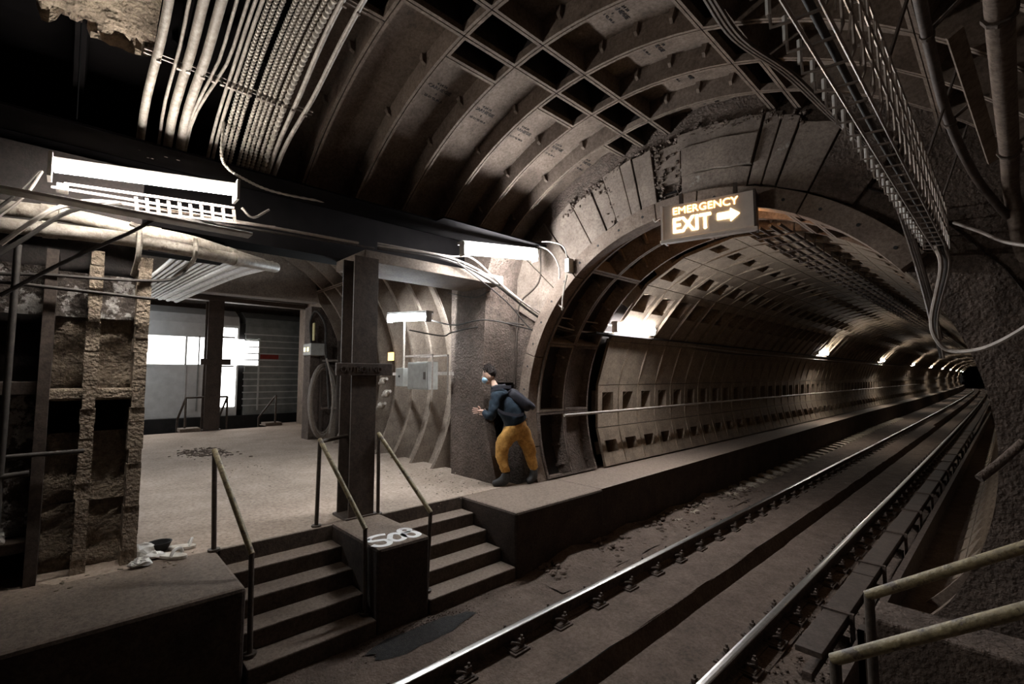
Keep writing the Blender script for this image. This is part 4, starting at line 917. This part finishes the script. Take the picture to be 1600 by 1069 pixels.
q = MB(); q.box(-20.9, -20.7, -12, 12, -1, 6); q.box(-21, -16.4, -12, 12, 5.6, 5.8); q.box(-21, -16.5, 9, 9.2, -1, 6); q.box(-21, -16.5, -9, -8.8, -1, 6); q.build('wall_beyond', 'conc', kind='structure')

# ------------------------------------------------------------------ litter
t = thing('flip_flop', 'scuffed white sandal lying flat by the wall corner', 'sandal', (-5.3, .72, 0))
def sole(cx_, cy_, ang, ln=.26, wd=.095, z=.004):
    q = MB(); P = []
    for k in range(16):
        a = 2 * PI * k / 16; x = math.cos(a) * ln / 2; y = math.sin(a) * wd / 2 * (1.0 + .18 * math.cos(a)); P.append((cx_ + x * math.cos(ang) - y * math.sin(ang), cy_ + x * math.sin(ang) + y * math.cos(ang)))
    q.prism(P, 'z', z, z + .028); return q
a1 = Vector((.683, .729, 0))
sole(-5.16, .72, rad(40), .29, .11).build('sole', 'sandal', t, bevel=.006)
q = MB(); q.tube(smoothpath([(-5.17, .80, .03), (-5.15, .78, .075), (-5.10, .73, .08), (-5.08, .70, .03)], 4), .014, 6); q.build('strap', 'white', t)
t = thing('flip_flop', 'white sandal lying behind, strap up, by the black bowl', 'sandal', (-5.42, .78, 0))
sole(-5.36, .82, rad(60), .24, .1).build('sole', 'sandal', t, bevel=.006)
q = MB(); q.tube(smoothpath([(-5.40, .88, .03), (-5.36, .9, .08), (-5.30, .87, .03)], 4), .012, 6); q.build('strap', 'white', t)
q = MB(); n = 18; vs = []
for k in range(n):
    a = 2 * PI * k / n
    for r_, z in ((.06, .012), (.095, .09), (.085, .088), (.05, .02)): vs.append((-5.41 + r_ * math.cos(a), .66 + r_ * math.sin(a), z))
q.add(vs, [(4 * k + j, 4 * ((k + 1) % n) + j, 4 * ((k + 1) % n) + j + 1, 4 * k + j + 1) for k in range(n) for j in range(3)]); q.add([vs[4 * k + 3] for k in range(n)], [tuple(range(n))])
tag(q.build('plastic_bowl', 'black', smooth=True), 'black plastic bowl among the litter at the wall corner', 'bowl')
def crumple(c, r, mn, name, lab, cat, seed, sq=(1, 1, .6)):
    rr_ = random.Random(seed); q = MB(); q.ball(c, r * sq[0], r * sq[1], r * sq[2], 12, 8); q.v = [(x + rr_.uniform(-.22, .22) * r, y + rr_.uniform(-.22, .22) * r, max(.004, z + rr_.uniform(-.22, .22) * r)) for x, y, z in q.v]; return tag(q.build(name, mn), lab, cat)
crumple((-5.36, .52, .05), .085, 'white', 'plastic_bag', 'crumpled white plastic bag leaning on the black bowl', 'bag', 3, (1, 1.2, .7))
crumple((-5.24, .58, .03), .07, 'white', 'plastic_cup', 'flattened white cup in front of the crumpled bag', 'cup', 5, (.8, 1.4, .45))
crumple((-5.1, .50, .03), .07, 'white', 'paper_wrapper', 'bent white wrapper nearest to the platform edge', 'wrapper', 8, (.7, 1.2, .45))
crumple((-5.5, .5, .05), .05, 'brown', 'paper_scrap', 'small brown paper scrap at the foot of the rib', 'paper', 9)
crumple((-5.3, -.35, .36), .05, 'white', 'foam_piece', 'white foam piece on the low shelf at far left', 'foam', 12, (.6, .8, 1.2))
m = MB(); rnd = random.Random(31)
for i in range(150):
    x, y = rnd.choice(((rnd.uniform(-5.25, -4.9), rnd.uniform(-.3, .9)), (rnd.gauss(-6.4, .5), rnd.gauss(4.3, .25)), (rnd.gauss(-5.6, .5), rnd.gauss(4.1, .3)), (rnd.gauss(-9, .5), rnd.gauss(2.2, .25))))
    s_ = rnd.uniform(.004, .012); m.ball((x, min(y, 4.55), .004), s_, s_ * 1.5, s_ * .5, 5, 3)
mg = MB()
for i in range(260):
    p_ = at(322 + rnd.gauss(0, 20), 708 + rnd.gauss(0, 3.5), 'z', .004); s_ = rnd.uniform(.008, .03); mg.ball(p_, s_, s_ * 1.5, s_ * .5, 5, 3)
tag(mg.build('dark_grit', 'track'), 'patch of dark grit on the open landing floor', 'grit', kind='stuff')
tag(m.build('floor_crumbs', 'liningpale'), 'pale crumbs of concrete scattered on the platform floor', 'crumbs', kind='stuff')

# ------------------------------------------------------------------ person
PX = Vector((-5.13, 4.86, 0))
PR = YAW
def person_thing(name, label, cat):
    o = thing(name, label, cat, PX, rz=PR, local=True); return o
def pc(cx_, cy_, d=0): return ((cx_ - 443) / 534, d, (958 - cy_) / 534)
def skin(name, chains, m_, parent, sub=2, root=0):
    V = []; E_ = []; Rr = []; idx = {}
    for ch in chains:
        prev = None
        for p_, r_ in ch:
            key = tuple(round(c, 4) for c in p_)
            if key not in idx: idx[key] = len(V); V.append(key); Rr.append(r_)
            if prev is not None and prev != idx[key]: E_.append((prev, idx[key]))
            prev = idx[key]
    me = bpy.data.meshes.new(name); me.from_pydata(V, E_, []); o = bpy.data.objects.new(name, me); C.objects.link(o); o.parent = parent
    me.materials.append(M[m_])
    sk = o.modifiers.new('skin', 'SKIN'); sk.use_smooth_shade = True; sk.branch_smoothing = .3
    SC = {'trousers': 1.3, 'hoodie': 1.16, 'boot': 1.35}.get(name, 1)
    Rr = [tuple(c * SC for c in r_) if isinstance(r_, tuple) else r_ * SC for r_ in Rr]
    for i, r_ in enumerate(Rr):
        d = me.skin_vertices[0].data[i]; d.radius = (r_, r_) if not isinstance(r_, tuple) else r_; d.use_root = (i == root)
    cloth = name in ('trousers', 'hoodie', 'hood')
    sd = o.modifiers.new('sub', 'SUBSURF'); sd.levels = sub + cloth; sd.render_levels = sub + cloth
    if cloth:
        tx = bpy.data.textures.new('folds', 'CLOUDS'); tx.noise_scale = .09; tx.noise_depth = 2
        dm = o.modifiers.new('folds', 'DISPLACE'); dm.texture = tx; dm.strength = .045 if name == 'trousers' else .035; dm.mid_level = .5; dm.texture_coords = 'LOCAL'
    return o
pr = person_thing('person', 'person in navy hoodie and ochre trousers leaning to peer round the pier', 'person')
pelvis = pc(470, 480, 0)
hipN, kneeN, ankN, toeN = pc(425, 520, -.09), pc(330, 660, -.11), pc(380, 880, -.1), pc(285, 948, -.12)
hipF, kneeF, ankF, toeF = pc(505, 520, .08), pc(560, 690, .1), pc(600, 880, .12), pc(560, 945, .06)
chest, neckb, neck, head = pc(350, 270, 0), pc(300, 200, 0), pc(272, 150, 0), pc(240, 95, 0)
shN, elN, wrN = pc(318, 262, -.12), pc(265, 425, -.24), pc(190, 375, -.12)
shF, elF, wrF = pc(318, 262, .12), pc(300, 400, .24), pc(225, 415, .17)
body = skin('body', [[(pelvis, .09), (pc(410, 380), .09), (chest, .09), (neckb, .06), (neck, .052), (pc(262, 130), .05)],
                     [(pelvis, .09), (hipN, .055), (kneeN, .045), (ankN, .04)], [(pelvis, .09), (hipF, .055), (kneeF, .045), (ankF, .04)],
                     [(neckb, .06), (shN, .04), (elN, .034), (wrN, .026)], [(neckb, .06), (shF, .04), (elF, .034), (wrF, .026)]], 'skin', pr)
# head
hm = Matrix.Rotation(rad(-14), 3, 'Y')
q = MB(); hc = Vector(head); q.ball(hc + Vector((0, 0, .005)), .092, .076, .115, 16, 12, hm); q.v = [tuple(v) for v in q.v]
jaw = hc + hm @ Vector((-.035, 0, -.075)); q.ball(jaw, .06, .055, .055, 12, 8, hm)
q.ball(hc + hm @ Vector((-.098, 0, -.015)), .018, .014, .026, 8, 6, hm)
for s in (-1, 1): q.ball(hc + hm @ Vector((.008, s * .078, -.02)), .018, .009, .03, 8, 6, hm)
hd_ = q.build('head', 'skin', pr, smooth=True)
for s in (-1, 1):
    q = MB(); q.ball(hc + hm @ Vector((-.083, s * .032, .008)), .01, .014, .008, 8, 6, hm); q.build('eye', 'white', hd_, smooth=True)
    q = MB(); q.ball(hc + hm @ Vector((-.09, s * .032, .008)), .005, .006, .006, 8, 6, hm); q.build('pupil', 'black', hd_)
    q = MB(); q.ball(hc + hm @ Vector((-.085, s * .034, .032)), .012, .022, .005, 8, 5, hm); q.build('eyebrow', 'hair', hd_)
q = MB(); q.ball(hc + hm @ Vector((-.06, 0, -.055)), .062, .066, .058, 14, 9, hm)
mk = q.build('face_mask', 'mask', pr, smooth=True)
q = MB()
for s in (-1, 1): q.tube([hc + hm @ Vector((-.03, s * .066, -.03)), hc + hm @ Vector((.01, s * .083, -.005))], .003, 5)
q.build('ear_loop', 'white', mk)
rh = random.Random(2); q = MB(); q.ball(hc + hm @ Vector((.026, 0, .034)), .094, .088, .1, 22, 14, hm)
q.v = [tuple(Vector(v) + Vector((rh.uniform(-1, 1), rh.uniform(-1, 1), rh.uniform(-1, 1))) * .012) for v in q.v]
for i in range(70):
    a = rh.uniform(-1.4, 1.4); b_ = rh.uniform(.1, 1.4); a = rh.uniform(-PI, PI); d = hm @ Vector((.022 + math.cos(b_) * .085 * math.cos(a), math.cos(b_) * math.sin(a) * .078, .05 + .085 * math.sin(b_))); q.tube([hc + d * .9, hc + d * 1.2 + Vector((rh.uniform(-.03, .01), 0, rh.uniform(0, .02)))], [.02, .004], 5)
q.build('hair', 'hair', pr, smooth=True)
# hands
def hand(wr, dirv, up, side, name='hand', curl=.35, par=None):
    wr = Vector(wr); d = Vector(dirv).normalized(); u_ = Vector(up).normalized(); n_ = d.cross(u_).normalized() * side
    W_ = [(tuple(wr - d * .03), .026), (tuple(wr + d * .03), (.038, .02)), (tuple(wr + d * .075), (.042, .018))]
    o = skin(name, [W_], 'skin', par, 2)
    for i, (s_, ln) in enumerate(((.031, .062), (.011, .072), (-.01, .068), (-.03, .052))):
        b0_ = wr + d * .075 + u_ * s_; dd_ = (d + u_ * s_ * 6).normalized()
        skin('finger', [[(tuple(b0_ - d * .02), .0095), (tuple(b0_ + dd_ * ln * .45 - n_ * .004), .009), (tuple(b0_ + dd_ * ln * .78 - n_ * .012 * curl * 2), .0082), (tuple(b0_ + dd_ * ln * 1.05 - n_ * .026 * curl * 2), .0068)]], 'skin', o, 2)
    b0_ = wr + d * .02 + u_ * .032
    skin('thumb', [[(tuple(b0_ - u_ * .015), .0125), (tuple(b0_ + d * .022 + u_ * .022), .0115), (tuple(b0_ + d * .048 + u_ * .036 - n_ * .006), .009)]], 'skin', o, 2)
    return o
hand(wrN, (-1, -.06, .02), (.05, 0, 1), 1, par=pr)
hand(wrF, (-1, .1, .3), (.2, 0, 1), -1, par=pr)
# clothing
jk = skin('hoodie', [[(pc(480, 500), (.155, .15)), (pc(450, 440), .165), (pc(405, 360), .165), (pc(350, 285), .165), (pc(312, 225), .11), (pc(288, 190), .075)],
                     [(pc(312, 225), .11), (pc(308, 258, -.165), .088), (pc(285, 340, -.22), .07), (elN, .066), (pc(225, 400, -.18), .052), (pc(196, 378, -.13), .042)],
                     [(pc(312, 225), .11), (pc(300, 250, .16), .085), (elF, .066), (pc(240, 413, .18), .046)]], 'navy', pr)
q = skin('hood', [[(pc(262, 200, -.07), .028), (pc(300, 185, -.085), .036), (pc(350, 190, -.05), .05), (pc(362, 190, .02), .055), (pc(335, 190, .07), .045), (pc(280, 195, .07), .03)]], 'hood', jk)
tr_ = skin('trousers', [[(pc(462, 455), (.135, .13)), (pc(470, 500), (.15, .14))],
                   [(pc(470, 500), (.15, .14)), (pc(415, 555, -.085), .112), (pc(335, 655, -.11), .088), (pc(350, 760, -.105), .066), (pc(374, 835, -.1), .06), (pc(377, 858, -.1), .05)],
                   [(pc(470, 500), (.15, .14)), (pc(515, 560, .075), .108), (pc(562, 680, .1), .08), (pc(585, 780, .11), .062), (pc(598, 840, .12), .056), (pc(599, 858, .12), .048)]], 'ochre', pr)
for ank, toe, sx in ((pc(380, 870, -.1), pc(292, 945, -.12), 1), (pc(600, 868, .12), pc(560, 945, .03), 1)):
    heel = (ank[0] + .035, ank[1], .035); b_ = skin('boot', [[((ank[0], ank[1], .21), .05), ((ank[0], ank[1], ank[2]), .05), ((ank[0] + .005, ank[1], .085), .054), ((ank[0] * .5 + toe[0] * .5, (ank[1] + toe[1]) / 2, .055), (.05, .044)), ((toe[0] - .01, toe[1], .04), (.05, .036)), ((toe[0] - .035, toe[1], .036), (.036, .026))],
                                                 [((ank[0] + .005, ank[1], .085), .056), (heel, .034)]], 'boot', pr)
    q = MB(); d = Vector((toe[0] - heel[0], toe[1] - heel[1], 0)); c_ = Vector(heel) + d / 2; c_.z = .011; n_ = Vector((-d.y, d.x, 0)).normalized() * .046
    q.obox(c_, d / 2 * 1.25, n_, (0, 0, .011)); q.build('sole', 'black', b_, bevel=.008)
def rbox(q, c, a, b, d, m3):
    n0 = len(q.v); q.ball((0, 0, 0), 1, 1, 1, 24, 16)
    for i in range(n0, len(q.v)):
        v = Vector([math.copysign(abs(t_) ** .62, t_) for t_ in q.v[i]]); q.v[i] = tuple(Vector(c) + m3 @ Vector((v.x * a, v.y * b, v.z * d)))
bp = person_thing('backpack', 'black backpack worn on the back of the person at the pier', 'backpack')
q = MB(); bm3 = Matrix.Rotation(rad(40), 3, 'Y'); rbox(q, pc(488, 292, 0), .215, .14, .09, bm3); q.build('bag_body', 'bag', bp, smooth=True)
q = MB(); rbox(q, pc(555, 318, 0), .13, .11, .05, bm3); q.build('front_pocket', 'bag', bp, smooth=True)
for s in (-1, 1):
    P = smoothpath([pc(420, 190, s * .09), pc(340, 190, s * .15), pc(270, 215, s * .17), pc(262, 262, s * .215), pc(330, 370, s * .245), pc(450, 405, s * .19), pc(520, 400, s * .12)], 5); q = MB()
    vs = []
    for i, p_ in enumerate(P):
        vs += [tuple(p_ + Vector((0, s * .012, .022))), tuple(p_ + Vector((0, s * .02, -.022))), tuple(p_ + Vector((0, s * .0, -.02))), tuple(p_ + Vector((0, 0, .02)))]
    q.add(vs, [(4 * i + j, 4 * i + (j + 1) % 4, 4 * i + 4 + (j + 1) % 4, 4 * i + 4 + j) for i in range(len(P) - 1) for j in range(4)]); q.build('strap', 'bag', bp, smooth=True)
